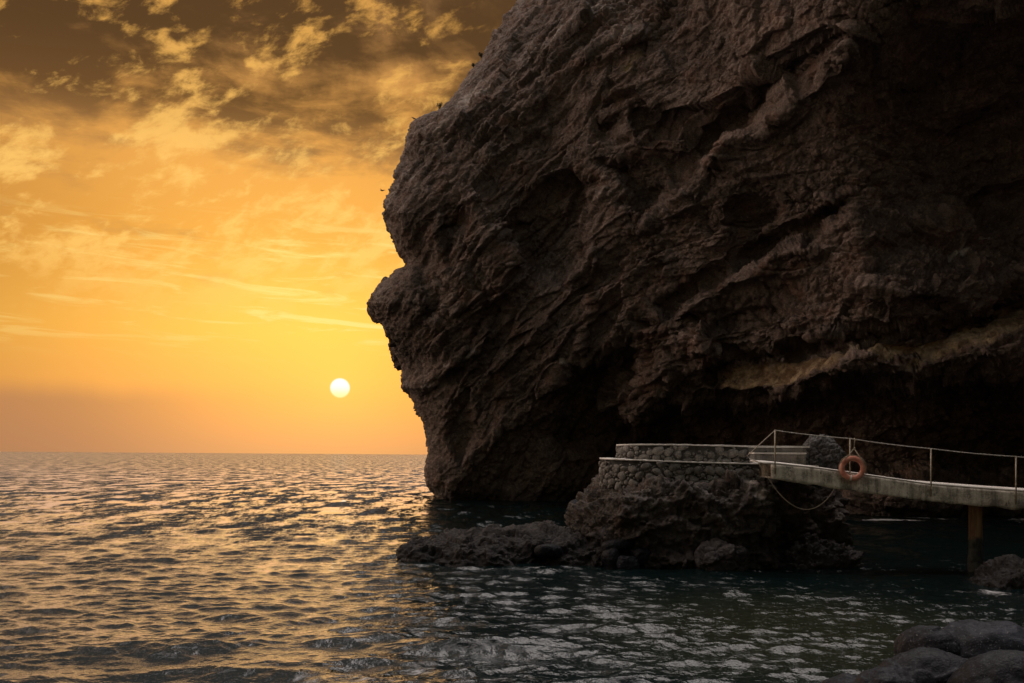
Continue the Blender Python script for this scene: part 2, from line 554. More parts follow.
def concrete_mat(name, dark, light, stain=True, bump=0.5):
    m, T, b = new_mat(name)
    pos = T.new('ShaderNodeNewGeometry').outputs['Position']
    x, y, z = T.sep(pos)
    a = T.noise(pos, 1.6, 6, 0.65)
    g = T.noise(pos, 22.0, 4, 0.7)
    drip = T.noise(T.xyz(T.math('MULTIPLY', x, 6.0), y, T.math('MULTIPLY', z, 0.8)), 1.0, 5, 0.65)
    f = T.math('ADD', T.math('MULTIPLY', a, 0.4), T.math('ADD', T.math('MULTIPLY', drip, 0.4), T.math('MULTIPLY', g, 0.2)))
    colr = T.mix(T.ss(f, 0.40, 0.60), dark, light)
    if stain:
        colr = T.mix(T.ss(T.noise(pos, 4.5, 5, 0.7), 0.56, 0.68, 0.0, 0.75), colr, (0.05, 0.045, 0.038))
    T.put(b.inputs['Base Color'], colr)
    b.inputs['Roughness'].default_value = 0.88
    bp = T.new('ShaderNodeBump')
    bp.inputs['Strength'].default_value = bump
    bp.inputs['Distance'].default_value = 0.05
    T.put(bp.inputs['Height'], T.math('ADD', T.math('MULTIPLY', g, 0.5), T.noise(pos, 6.0, 5, 0.7)))
    T.l.new(bp.outputs[0], b.inputs['Normal'])
    return m


M_conc = concrete_mat('weathered_concrete', (0.20, 0.18, 0.15), (0.82, 0.75, 0.65))
M_deck = concrete_mat('worn_deck', (0.58, 0.55, 0.51), (0.80, 0.77, 0.72), stain=False)
M_coping = concrete_mat('coping_cement', (0.55, 0.53, 0.50), (0.82, 0.79, 0.75), stain=False)
M_mortar = concrete_mat('dark_mortar', (0.025, 0.022, 0.02), (0.07, 0.065, 0.06), stain=False)
M_plaster = concrete_mat('rough_plaster', (0.14, 0.13, 0.12), (0.30, 0.28, 0.26))


def plain_mat(name, a, bcol, scale=8.0, rough=0.6, metal=0.0):
    m, T, b = new_mat(name)
    pos = T.new('ShaderNodeNewGeometry').outputs['Position']
    n = T.noise(pos, scale, 5, 0.65)
    T.put(b.inputs['Base Color'], T.mix(T.ss(n, 0.38, 0.62), a, bcol))
    b.inputs['Roughness'].default_value = rough
    b.inputs['Metallic'].default_value = metal
    bp = T.new('ShaderNodeBump')
    bp.inputs['Strength'].default_value = 0.3
    bp.inputs['Distance'].default_value = 0.01
    T.put(bp.inputs['Height'], n)
    T.l.new(bp.outputs[0], b.inputs['Normal'])
    return m


M_post = plain_mat('galvanised_post', (0.28, 0.24, 0.18), (0.46, 0.40, 0.31), 14, 0.5, 0.2)
M_rail = plain_mat('pale_rail', (0.40, 0.37, 0.32), (0.58, 0.54, 0.48), 14, 0.5, 0.2)
M_rope = plain_mat('old_rope', (0.28, 0.24, 0.17), (0.42, 0.36, 0.26), 40, 0.9)
M_ring = plain_mat('faded_orange', (0.60, 0.21, 0.14), (0.74, 0.34, 0.25), 6, 0.55)
M_band = plain_mat('pale_tape', (0.70, 0.66, 0.60), (0.8, 0.76, 0.7), 10, 0.5)
M_leaf = plain_mat('dry_leaves', (0.05, 0.045, 0.02), (0.09, 0.08, 0.03), 10, 0.8)
M_stem = plain_mat('dry_stem', (0.06, 0.045, 0.03), (0.10, 0.08, 0.05), 10, 0.9)
M_bird = plain_mat('bird_feathers', (0.05, 0.05, 0.055), (0.10, 0.10, 0.11), 20, 0.8)


def pillar_mat():
    m, T, b = new_mat('rusty_pillar')
    pos = T.new('ShaderNodeNewGeometry').outputs['Position']
    x, y, z = T.sep(pos)
    n = T.noise(pos, 5.0, 5, 0.65)
    s = T.noise(T.xyz(T.math('MULTIPLY', x, 12.0), T.math('MULTIPLY', y, 12.0), z), 1.0, 4, 0.6)
    up_ = T.mix(T.ss(s, 0.35, 0.65), (0.15, 0.078, 0.036), (0.30, 0.18, 0.095))
    low = T.mix(T.ss(n, 0.4, 0.6), (0.02, 0.02, 0.016), (0.075, 0.07, 0.055))
    wm = T.ss(T.math('ADD', z, T.math('MULTIPLY', T.math('SUBTRACT', n, 0.5), 0.25)), 1.02, 0.90)
    T.put(b.inputs['Base Color'], T.mix(wm, up_, low))
    b.inputs['Roughness'].default_value = 0.75
    bp = T.new('ShaderNodeBump')
    bp.inputs['Strength'].default_value = 0.6
    bp.inputs['Distance'].default_value = 0.04
    T.put(bp.inputs['Height'], n)
    T.l.new(bp.outputs[0], b.inputs['Normal'])
    return m


M_pillar = pillar_mat()


def water_mat():
    m, T, b = new_mat('sea_water')
    pos = T.new('ShaderNodeNewGeometry').outputs['Position']
    at_ = T.new('ShaderNodeAttribute', attribute_name='sea')
    foam, shallow, chop = T.sep(at_.outputs['Color'])
    deep = T.mix(shallow, (0.003, 0.009, 0.009), (0.040, 0.042, 0.020))
    n1 = T.noise(pos, 3.2, 4, 0.6)
    n2 = T.noise(pos, 9.0, 3, 0.6)
    sx, sy, sz = T.sep(pos)
    fn = T.noise(pos, 2.2, 7, 0.72, 0.4)
    fm = T.ss(T.math('ADD', foam, T.math('MULTIPLY', T.math('SUBTRACT', fn, 0.5), 1.6)), 0.48, 0.80)
    fm = T.math('MULTIPLY', fm, T.ss(foam, 0.02, 0.2))
    T.put(b.inputs['Base Color'], T.mix(fm, deep, (0.66, 0.67, 0.70)))
    rgh = T.ss(sy, 20.0, 300.0, 0.05, 0.15)
    T.put(b.inputs['Roughness'], T.math('MAXIMUM', rgh, T.math('MULTIPLY', fm, 0.9)))
    b.inputs['IOR'].default_value = 1.333
    big = T.noise(T.xyz(T.math('MULTIPLY', sx, 0.5), T.math('MULTIPLY', sy, 0.22), 0.0), 1.0, 5, 0.62)
    h = T.math('ADD', T.math('MULTIPLY', n1, 0.035), T.math('MULTIPLY', n2, 0.014))
    h = T.math('ADD', T.math('MULTIPLY', h, chop), T.math('MULTIPLY', T.math('MULTIPLY', big, shallow), 0.0))
    far = T.ss(sy, 45.0, 160.0)
    h = T.math('ADD', h, T.math('MULTIPLY', T.math('MULTIPLY', big, far), 0.6))
    h = T.math('ADD', h, T.math('MULTIPLY', fm, 0.03))
    bp = T.new('ShaderNodeBump')
    bp.inputs['Strength'].default_value = 1.0
    bp.inputs['Distance'].default_value = 1.0
    T.put(bp.inputs['Height'], h)
    # far out the waves run together: patches of water leaning one way or the other
    run = T.noise(T.xyz(T.math('MULTIPLY', sx, 0.55), T.math('MULTIPLY', sy, 0.15), 0.0), 1.0, 6, 0.8)
    lean = T.math('MULTIPLY', T.math('SUBTRACT', run, 0.472), T.ss(sy, 15.0, 80.0, -0.4, -6.5))
    nv = T.vmath('NORMALIZE', T.vmath('ADD', bp.outputs[0], T.xyz(0.0, lean, 0.0)))
    T.l.new(nv, b.inputs['Normal'])
    return m


M_water = water_mat()
M_bed = rock_mat('seabed_gravel', (0.05, 0.05, 0.05), (0.14, 0.13, 0.12), (0.1, 0.08, 0.06), 2.0)

# ------------------------------------------------------------------ the cliff
SIL = np.array([(760, -330), (690, -230), (640, -170), (590, -100), (548, -40), (520, 0), (505, 15), (497, 30), (487, 46), (482, 58), (470, 72),
                (455, 94), (442, 107), (432, 111), (420, 116), (411, 122), (406, 135), (404, 150), (398, 165), (390, 190), (382, 213), (388, 229),
                (398, 246), (409, 257), (409, 265), (397, 270), (385, 281), (372, 294), (367, 303), (378, 315), (384, 333), (393, 350), (403, 364),
                (402, 372), (401, 387), (409, 393), (413, 401), (419, 414), (425, 428), (427, 441), (428, 455), (424, 468), (427, 483), (434, 495), (440, 503), (452, 530), (470, 700)], float)


def sil(py):
    return np.interp(py, SIL[:, 1], SIL[:, 0])


CTL = np.array([  # place in the frame and how far away the rock is there
    (380, 210, 67), (400, 300, 67), (410, 400, 68), (440, 500, 68), (520, 0, 69), (600, -120, 72), (700, -250, 76), (430, 120, 68),
    (480, 150, 65.5), (500, 300, 65), (500, 420, 67.5), (500, 500, 70.5), (575, 497, 71.5), (640, 497, 71), (560, 100, 64), (560, 250, 63.5), (560, 400, 66),
    (600, 20, 64), (700, 50, 58), (700, 200, 57), (700, 300, 58), (700, 400, 61), (650, 440, 66), (700, 500, 68), (780, 505, 64),
    (780, 100, 54.5), (780, 220, 55), (780, 300, 55), (780, 350, 55), (780, 430, 59),
    (850, 50, 49.5), (850, -80, 47), (850, 120, 52.5), (850, 220, 53), (850, 300, 52), (850, 360, 51.5), (850, 430, 56), (870, 514, 55), (800, -150, 50),
    (910, 0, 48), (910, 90, 53.5), (910, 200, 54.5), (910, 290, 51.5), (1000, -150, 42), (1000, -20, 46.5), (1000, 60, 53.5), (1000, 150, 56), (1000, 230, 55.5), (1000, 300, 52.5),
    (1000, 350, 50.5), (1000, 440, 56), (1000, 515, 56), (1100, -20, 48), (1100, 120, 55), (1100, 300, 52), (1100, 515, 55),
    (1200, -200, 42), (1200, 100, 49), (1200, 300, 47), (1200, 450, 48), (1200, 560, 50), (1500, -200, 26), (1500, 200, 25), (1500, 450, 26), (1500, 650, 28),
    (2000, 0, 17), (2000, 450, 17), (2000, 700, 18), (2800, 0, 11), (2800, 450, 11), (4000, 0, 7.5), (4000, 450, 7.5), (4000, 900, 8)], float)


def sp(px, py):                                              # squeeze the part out of frame so the fit stays tame
    return np.stack([np.where(px > 1100, 1100 + (px - 1100) * 0.35, px), py * 1.0], -1)


_cp = sp(CTL[:, 0], CTL[:, 1])
_K = np.sqrt(((_cp[:, None] - _cp[None]) ** 2).sum(-1) + 400.0)
_A = np.block([[_K + 4.0 * np.eye(len(CTL)), np.ones((len(CTL), 1))], [np.ones((1, len(CTL))), np.zeros((1, 1))]])
_w = np.linalg.solve(_A, np.append(CTL[:, 2], 0.0))


def depth(px, py):
    q = sp(px, py)
    s = np.full(px.shape, _w[-1])
    for i in range(len(CTL)):
        s += _w[i] * np.sqrt((q[..., 0] - _cp[i, 0]) ** 2 + (q[..., 1] - _cp[i, 1]) ** 2 + 400.0)
    return s


def polysd(px, py, poly):
    poly = np.array(poly, float)
    d = np.full(px.shape, 1e9); inside = np.zeros(px.shape, bool)
    for a, b in zip(poly, np.roll(poly, -1, 0)):
        e = b - a
        t = np.clip(((px - a[0]) * e[0] + (py - a[1]) * e[1]) / (e @ e), 0, 1)
        d = np.minimum(d, np.hypot(px - a[0] - t * e[0], py - a[1] - t * e[1]))
        c = ((a[1] > py) != (b[1] > py)) & (px < (b[0] - a[0]) * (py - a[1]) / (b[1] - a[1] + 1e-9) + a[0])
        inside ^= c
    return np.where(inside, d, -d)


def linesd(px, py, pts):
    pts = np.array(pts, float)
    d = np.full(px.shape, 1e9)
    for a, b in zip(pts[:-1], pts[1:]):
        e = b - a
        t = np.clip(((px - a[0]) * e[0] + (py - a[1]) * e[1]) / (e @ e), 0, 1)
        d = np.minimum(d, np.hypot(px - a[0] - t * e[0], py - a[1] - t * e[1]))
    return d


HOLLOWS = [  # outline, how deep in metres, how soft the rim is in frame units
    ([(505, 238), (514, 205), (540, 178), (572, 171), (602, 186), (590, 240), (566, 292), (532, 280)], 2.0, 24),
    ([(440, 204), (468, 212), (466, 240), (450, 264), (439, 236)], 0.9, 14),
    ([(412, 226), (432, 222), (440, 262), (450, 320), (425, 320), (408, 262)], 1.0, 16),
    ([(595, 117), (620, 117), (619, 143), (594, 141)], 0.9, 14),
    ([(627, 105), (660, 109), (688, 124), (692, 142), (638, 143)], 1.2, 15),
    ([(728, 202), (754, 187), (778, 203), (783, 262), (735, 268)], 1.3, 22),
    ([(575, 352), (640, 338), (652, 352), (625, 398), (610, 452), (560, 462), (540, 432)], 3.4, 26),
    ([(455, 400), (470, 392), (480, 430), (462, 470), (446, 440)], 1.2, 12),
    ([(600, 160), (690, 150), (730, 100), (800, 40), (900, 0), (860, 20), (760, 115), (700, 165), (640, 230)], 1.8, 22),
    ([(640, 300), (720, 262), (800, 215), (860, 190), (850, 222), (760, 268), (660, 318)], 1.5, 14),
    ([(600, 430), (700, 402), (800, 392), (870, 374), (960, 372), (1060, 352), (1400, 330), (1400, 470), (1024, 490), (700, 478), (610, 470)], 4.5, 30),
    ([(780, 345), (850, 326), (960, 318), (1040, 300), (1040, 312), (965, 336), (860, 345), (790, 362)], 1.3, 12)]
RIBS = [  # crest line, how far it stands out, half width
    ([(628, 446), (645, 408), (672, 378), (706, 348)], 1.6, 20),
    ([(560, 245), (545, 300), (590, 262)], 0.6, 12), ([(592, 250), (588, 300), (577, 352)], 0.7, 6),
    ([(706, 162), (740, 138), (780, 116), (815, 92), (850, 58)], 1.3, 9), ([(652, 328), (700, 292), (752, 268), (800, 250)], 1.2, 11),
    ([(470, 200), (495, 232), (505, 268)], 1.2, 16), ([(420, 130), (395, 212)], 0.6, 10),
    ([(400, 390), (430, 378), (470, 348), (500, 325), (540, 300)], 0.7, 7), ([(450, 130), (510, 72), (585, 15)], 1.0, 8),
    ([(500, 128), (560, 75), (640, 30)], 0.8, 9), ([(470, 460), (500, 425), (560, 380)], 0.6, 8),
    ([(870, 290), (930, 283), (1000, 285), (1040, 270)], 1.6, 22), ([(860, 240), (930, 222), (1020, 232)], 0.9, 16),
    ([(720, 394), (760, 396), (800, 380), (855, 360), (900, 364), (940, 360), (980, 345), (1040, 335)], 1.2, 22),
    ([(690, 340), (740, 330), (800, 315)], 0.8, 18)]
TUFF = [(714, 388), (722, 374), (765, 366), (796, 356), (853, 343), (900, 341), (952, 335), (985, 318), (1040, 290), (1040, 330), (985, 342), (952, 348),
        (929, 358), (898, 354), (853, 349), (822, 359), (806, 373), (784, 385), (750, 391)]


def build_cliff():
    q = np.concatenate([366 + (1050 - 366) * np.linspace(0, 1, 760) ** 1.0, 1050 + 3000 * np.linspace(0.004, 1, 150) ** 1.8])
    rows = np.concatenate([np.linspace(0, 1, 640), 1 + np.linspace(0.004, 1, 70)])     # 0..1 water to frame top, then on up
    nr, nq = len(rows), len(q)
    ybase = depth(q, np.full(q.shape, 505.0))
    pyb = HOR + 1000 * 4.4 / ybase
    R, Q = np.meshgrid(rows, q, indexing='ij')
    B = np.broadcast_to(pyb, Q.shape)
    PY = np.where(R <= 1, B + (-8 - B) * R, -8 - 90 * (R - 1))
    L = sil(PY)
    PX = Q + (L - 366) * np.clip(1 - (Q - 366) / (1050 - 366), 0, 1)
    S = PX - L
    # ragged front edge so no feature line is ruled
    wx = 9 * perlin(PX / 55, PY / 55, 0 * PX) + 4 * perlin(PX / 18, PY / 18, 3 + 0 * PX)
    wy = 9 * perlin(PX / 55, PY / 55, 7 + 0 * PX) + 4 * perlin(PX / 18, PY / 18, 11 + 0 * PX)
    edge = sstep(S, 10, 60)
    ax, ay = PX + wx * edge, PY + wy * edge
    Y = depth(PX, PY)
    ledge_soft = sstep(polysd(PX, PY, TUFF), -12, 2)
    for poly, amp, soft in HOLLOWS:
        Y = Y + amp * sstep(polysd(ax, ay, poly), -soft * 0.25, soft * 0.75) * sstep(S, 0, 30)
    for pts, amp, wdt in RIBS:
        Y = Y - 0.7 * amp * np.exp(-(linesd(ax, ay, pts) / wdt) ** 2) * (1 - 0.5 * ledge_soft) * sstep(S, 0, 30)
    ledge = sstep(polysd(ax, ay, TUFF), -2, 5)
    lo = np.interp(ax, [714, 750, 784, 806, 822, 853, 898, 929, 952, 985, 1040], [388, 393, 388, 376, 362, 352, 357, 362, 352, 342, 330])
    hi = np.interp(ax, [714, 722, 765, 796, 853, 900, 952, 985, 1040], [387, 374, 366, 356, 343, 341, 335, 318, 290])
    bankf = np.clip((lo - ay) / np.maximum(lo - hi, 3), 0, 1)
    Y = Y + ledge * (1.6 * bankf + 0.05) + 1.2 * sstep(polysd(ax, ay, TUFF), -16, -2) * (bankf >= 1)
    rr = np.clip(S / 85.0, 0, 1)
    Y = Y + 5.5 * (1 - np.sqrt(np.maximum(1 - (1 - rr) ** 2, 0)))
    grow = 1 + np.clip((PX - 1060) / 1000, 0, 2.0) * (PY < HOR)
    a, b = (PX - 512) / FPX, (HOR - PY) / FPX * grow
    P = np.stack([(a - b * ROLL) * Y, Y, EYE + (b + a * ROLL) * Y], -1)
    # the far side, turning away behind the prow
    nb = 90
    ph = np.linspace(0, 1, nb + 1)[1:][::-1] ** 1.6
    tip = P[:, :1]
    bx = 16 * (1 - np.cos(ph * math.pi / 2)) + 25 * np.clip(ph - 0.75, 0, 1)
    by = 42 * np.sin(ph * math.pi / 2)
    Bk = tip + np.stack([bx, by, 0 * by], -1)[None]
    P = np.concatenate([Bk, P], 1)
    S2 = np.concatenate([np.broadcast_to(ph * 700, (nr, nb)), S], 1)
    PXa = np.concatenate([np.broadcast_to(300 - ph * 100, (nr, nb)), PX], 1)
    PYa = np.concatenate([np.broadcast_to(PY[:, :1], (nr, nb)), PY], 1)
    gr, gc = np.gradient(P, axis=0), np.gradient(P, axis=1)
    N = np.cross(gc, gr)
    N /= np.linalg.norm(N, axis=-1, keepdims=True) + 1e-9
    # broad normals keep the roughness from folding over itself
    Nb = N.copy()
    for _ in range(14):
        Nb[1:-1] = (Nb[:-2] + Nb[1:-1] + Nb[2:]) / 3
        Nb[:, 1:-1] = (Nb[:, :-2] + Nb[:, 1:-1] + Nb[:, 2:]) / 3
    Nb /= np.linalg.norm(Nb, axis=-1, keepdims=True) + 1e-9
    X, Yw, Z = P[..., 0], P[..., 1], P[..., 2]
    k = 0.12 + 0.88 * sstep(S2, 5, 60)
    # bedding dips from upper right to lower left, flattening to the right
    phi = np.radians(43 - 22 * sstep(X, 8, 24))
    wob = 1.5 * perlin(X / 13, Yw / 13, Z / 13) + 0.35 * perlin(X / 4, Yw / 4, Z / 4 + 9)
    nn = -X * np.sin(phi) + Z * np.cos(phi) + wob
    tt = X * np.cos(phi) + Z * np.sin(phi) + 0.5 * Yw
    patch = 0.35 + 0.65 * sstep(perlin(X / 9, Yw / 9 + 3, Z / 9), -0.35, 0.35)
    d = 1.1 * fbm(X / 9, Yw / 9, Z / 9, 2) * k
    d = d + 0.36 * patch * (fbm(nn / 2.6, tt / 9, Yw / 12, 4, 0.55, ridged=True) - 0.35) * k
    d = d + 0.20 * patch * (fbm(nn / 0.85, tt / 3.2, Yw / 5 + 5, 4, 0.6, ridged=True) - 0.35) * (0.5 + 0.5 * k)
    d = d + 0.08 * (fbm(X / 0.9, Yw / 0.9, Z / 0.9, 4, 0.62, ridged=True) - 0.35)
    d = d + 0.13 * fbm(X / 2.2, Yw / 2.2, Z / 2.2, 4, 0.55) * k
    # saw-toothed beds: slow rise, sharp lip
    saw = (nn / 1.7 + 0.35 * perlin(X / 3, Yw / 3, Z / 3)) % 1.0
    d = d + 0.12 * patch * sstep(perlin(X / 3.5, Yw / 3.5 + 8, Z / 3.5), -0.3, 0.4) * (np.minimum(saw * 1.15, (1 - saw) * 7) - 0.4) * k
    f1, f2, fac = worley(tt / 7.5 + 0.2 * wob, nn / 2.7, Yw / 5.0)
    d = d + 0.62 * fac * k
    a1, a2, a3 = tt / 3.4 + 0.3 * wob, nn / 1.3, Yw / 2.2
    f1, f2, fac = worley(a1, a2, a3)
    d = d + (0.4 + 0.6 * patch) * (0.40 * fac - 0.08 * (1 - sstep(f2 - f1, 0, 0.12))) * k
    f1, f2, fac = worley(tt / 1.15 + 0.2 * wob, nn / 0.5, Yw / 0.9)
    d = d + (0.15 * fac - 0.03 * (1 - sstep(f2 - f1, 0, 0.15))) * (0.4 + 0.6 * k)
    rubble = sstep(perlin(X / 7 + 2, Yw / 7, Z / 7), -0.1, 0.3)
    rubble = np.maximum(rubble * 0.8, sstep(PXa, 600, 700) * sstep(PYa, 250, 330))
    rubble = np.maximum(rubble, sstep(PXa, 840, 880) * sstep(PYa, 230, 260))
    f1, f2, fac = worley(X / 1.25 + 0.25 * wob, Yw / 1.25, Z / 1.25)
    d = d + rubble * (0.26 * fac - 0.12 * (1 - sstep(f2 - f1, 0, 0.2)))
    f1, f2, fac = worley(X / 0.48, Yw / 0.48, Z / 0.48)
    d = d + (0.35 + 0.65 * rubble) * (0.11 * fac - 0.06 * (1 - sstep(f2 - f1, 0, 0.2)))
    d = d + 0.15 * fbm(X / 0.45, Yw / 0.45, Z / 0.45, 4, 0.7)
    led = np.concatenate([np.zeros((nr, nb)), ledge], 1)
    d = d * (1 - 0.7 * led)
    P = P + Nb * d[..., None]
    # tuff bed, droppings, lichen, and highlights painted pale along lit crests
    nz = fbm(X / 0.9, Yw / 0.9, Z / 0.9, 3)
    pinch = sstep(polysd(PXa + wob * 2, PYa, [(840, 340), (872, 324), (960, 320), (958, 334), (880, 340)]), -3, 4) * 0.45
    tuff = np.clip(sstep(led + 0.55 * nz, 0.38, 0.85) + pinch * sstep(nz, -0.2, 0.3), 0, 1)
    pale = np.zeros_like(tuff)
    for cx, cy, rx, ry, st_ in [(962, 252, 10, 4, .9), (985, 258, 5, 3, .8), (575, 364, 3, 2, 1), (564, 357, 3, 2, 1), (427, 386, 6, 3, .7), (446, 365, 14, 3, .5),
                                (470, 95, 40, 5, .35), (445, 125, 16, 5, .4), (990, 236, 8, 3, .6), (880, 335, 5, 2, .8)]:  # upper-left edge spots paint highlights on the strata
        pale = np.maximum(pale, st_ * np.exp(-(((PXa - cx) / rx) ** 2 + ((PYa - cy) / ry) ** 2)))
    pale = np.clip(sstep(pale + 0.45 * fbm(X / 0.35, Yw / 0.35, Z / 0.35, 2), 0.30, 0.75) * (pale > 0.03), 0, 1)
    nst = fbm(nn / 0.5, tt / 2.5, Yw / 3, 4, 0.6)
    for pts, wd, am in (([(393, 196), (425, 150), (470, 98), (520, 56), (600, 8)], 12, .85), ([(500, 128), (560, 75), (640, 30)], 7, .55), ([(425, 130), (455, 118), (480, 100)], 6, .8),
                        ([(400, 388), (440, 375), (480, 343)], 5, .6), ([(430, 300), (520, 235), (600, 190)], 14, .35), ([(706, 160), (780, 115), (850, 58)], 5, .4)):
        pale = np.maximum(pale, am * np.exp(-(linesd(PXa, PYa, pts) / wd) ** 2) * sstep(nst, 0.02, 0.38) * 0.8)  # brightness of lit strata and ridges, painted into the albedo
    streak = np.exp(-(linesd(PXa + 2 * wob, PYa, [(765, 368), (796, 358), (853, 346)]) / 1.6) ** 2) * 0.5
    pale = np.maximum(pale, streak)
    lich = np.exp(-(linesd(PXa, PYa, [(640, 58), (626, 72), (616, 92)]) / 5) ** 2) * sstep(nz, -0.15, 0.3)
    # close the top and run it inland
    top = P[-1:]
    cap = [top + np.array([0.25 * dd, dd, 0.12 * dd]) for dd in (1.5, 4, 9, 18, 34, 60)]
    Pf = np.concatenate([P] + cap, 0)
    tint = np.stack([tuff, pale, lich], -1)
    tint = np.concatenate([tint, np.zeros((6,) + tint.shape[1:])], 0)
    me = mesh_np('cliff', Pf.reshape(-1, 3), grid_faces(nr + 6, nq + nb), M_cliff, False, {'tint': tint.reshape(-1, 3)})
    return link('cliff', me), P.reshape(-1, 3)


cliff, cliff_pts = build_cliff()
tag(cliff, 'towering dark brown basalt headland overhanging the cove, yellow band of tuff low on its right', 'cliff', kind='structure')


# ------------------------------------------------------------------ the sea
def build_sea():
    py = np.concatenate([np.linspace(820, 690, 130), np.linspace(689.6, 470, 600), np.linspace(469.7, 457.0, 60), HOR + 1.9 * 0.62 ** np.arange(1, 7)])
    Yr = 1000 * EYE / (py - HOR)
    px = np.concatenate([np.linspace(-2500, -80, 60), np.linspace(-76, 1090, 980), np.linspace(1100, 3500, 60)])
    Yg, A = np.meshgrid(Yr, (px - 512) / FPX, indexing='ij')
    X, Y = A * Yg, Yg.copy()
    dY = np.abs(np.gradient(Yr))[:, None]
    calm = 1 + 0.28 * sstep(X - 0.10 * Y, -3.0, 2.5) * sstep(Y, 75, 55)          # the cove lies in the lee of the cliff
    shore = sstep(Y, 21, 15) * (1 - 0.6 * sstep(X, 0, 4))
    Zs = np.zeros_like(X); DX = np.zeros_like(X); DY = np.zeros_like(X)
    r = np.random.default_rng(5)
    n = 130
    lam = np.exp(np.linspace(math.log(0.15), math.log(4.5), n)) * r.uniform(0.92, 1.08, n)
    for l in lam:
        ang = -math.pi / 2 + r.normal() * (0.50 if l > 1.2 else 0.62)
        kx, ky = math.cos(ang) * 2 * math.pi / l, math.sin(ang) * 2 * math.pi / l
        k = 2 * math.pi / l
        stp = 0.021 + 0.009 * float(sstep(np.array(l), 0.25, 0.5)) if l < 0.8 else 0.030 * (0.8 / l) ** 0.8
        amp = stp / k
        fade = sstep(l, 2.0 * dY, 4.5 * dY) * (calm if l < 0.9 else 1 - (calm - 1) * 1.2)
        phs = kx * X + ky * Y + r.uniform(0, 6.28)
        gust = 0.55 + 0.9 * (perlin(X / (7 * l) + l * 3, Y / (7 * l), 0 * X) + 0.4)
        aa = amp * fade * np.clip(gust, 0.1, 2)
        Zs += aa * np.cos(phs)
        sn = aa * 0.95 * np.sin(phs)
        DX -= sn * kx / k; DY -= sn * ky / k
    for l, am, an, p0 in ((4.2, 0.10, -1.50, 0.6), (2.6, 0.065, -1.75, 2.0), (3.3, 0.06, -1.25, 4.0), (1.7, 0.035, -1.2, 1.0)):
        kx, ky, k = math.cos(an) * 6.2832 / l, math.sin(an) * 6.2832 / l, 6.2832 / l
        phs = kx * X + ky * Y + p0 + 1.1 * perlin(X / 4, Y / 4, 0 * X + l)
        aa = am * shore * np.clip(0.7 + 0.9 * perlin(X / 3.5 + l, Y / 3.5, 0 * X), 0.1, 2)
        Zs += aa * (np.cos(phs) + 0.25 * np.cos(2 * phs))
        DX -= aa * np.sin(phs) * kx / k; DY -= aa * np.sin(phs) * ky / k
    P = np.stack([X + DX, Y + DY, Zs], -1)
    foam = np.zeros_like(X)

    def blob(cx, cy, rx, ry, st_):
        nonlocal foam
        foam = np.maximum(foam, st_ * np.exp(-(((X - cx) / rx) ** 2 + ((Y - cy) / ry) ** 2)))
    for px_, py_, rx, ry, st_ in ((345, 680, 1.2, .6, .62), (290, 686, 1.0, .5, .55), (425, 668, .4, .7, .6), (520, 676, 1.2, .6, .5)):
        w = at(px_, py_, 1000 * EYE / (py_ - HOR)); blob(w[0], w[1], rx, ry, st_)
    rim = np.exp(-((Y - (1000 * EYE / (61.0 - 0.006 * (X - 24) ** 2 * 0))) / 2.2) ** 2) * sstep(X, 15, 19)
    foam = np.maximum(foam, 0.95 * rim * np.clip(0.55 + 1.1 * perlin(X / 2.3, Y / 2.0, 0 * X + 5), 0.1, 1))
    wl = [(-4.6, 70.8, 2.5, .8, .35), (3.4, 70.3, 1.6, .7, .75), (11.4, 23.9, 1.0, .7, .6), (12.8, 23.3, 2.0, .6, .65), (3.6, 28.3, .9, .35, .45), (13.0, 28.5, .5, .5, .4),
          (9.9, 28.9, .8, .4, .3), (0.0, 28.2, 3.8, .35, .5), (6.5, 28.0, 3.0, .3, .42)]
    for v in wl:
        blob(*v)
    shallow = sstep(np.hypot((X - 5.5) / 4.5, (Y - 18.5) / 6.0), 1.25, 0.2) * 0.38
    attr = np.stack([foam, shallow, calm], -1)
    me = mesh_np('sea', P.reshape(-1, 3), grid_faces(*X.shape)[:, ::-1], M_water, True, {'sea': attr.reshape(-1, 3)})
    return link('sea', me)


sea = tag(build_sea(), 'choppy dark sea shining gold under the low sun, sheltered green in the cove', 'sea', kind='structure')


def build_bed():
    x = np.linspace(-40, 45, 120); y = np.linspace(-12, 90, 120)
    Y, X = np.meshgrid(y, x, indexing='ij')
    Z = -2.2 + 2.6 * sstep(14 - Y + 0.5 * X, 0, 14) + 0.25 * fbm(X / 4, Y / 4, 0 * X, 3)
    return link('seabed', mesh_np('seabed', np.stack([X, Y, Z], -1).reshape(-1, 3), grid_faces(120, 120), M_bed))


tag(build_bed(), 'gravel sea floor rising to the shore', 'seabed', kind='structure')


# ------------------------------------------------------------------ rocks
def rock(name, blobs, voxel, layers, mat, seed, label, cat, group=None, pale=()):
    v, n, f = fuse(blobs, voxel)
    v = roughen(v, n, layers, seed)
    at_ = None
    if pale:
        p = np.zeros(len(v))
        for cx, cy, cz, rr_, st_ in pale:
            p = np.maximum(p, st_ * np.exp(-(((v[:, 0] - cx) / rr_) ** 2 + ((v[:, 1] - cy) / 1.5) ** 2 + ((v[:, 2] - cz) / (rr_ * .8)) ** 2)))
        p = sstep(p + 0.5 * fbm(v[:, 0] / .2, v[:, 1] / .2, v[:, 2] / .2, 2) * (p > .05), 0.35, 0.8) * 0.55
        at_ = {'tint': np.stack([0 * p, p, 0 * p], 1)}
    o = link(name, mesh_np(name, v, f, mat, name == 'boulder', at_))
    return tag(o, label, cat, group)


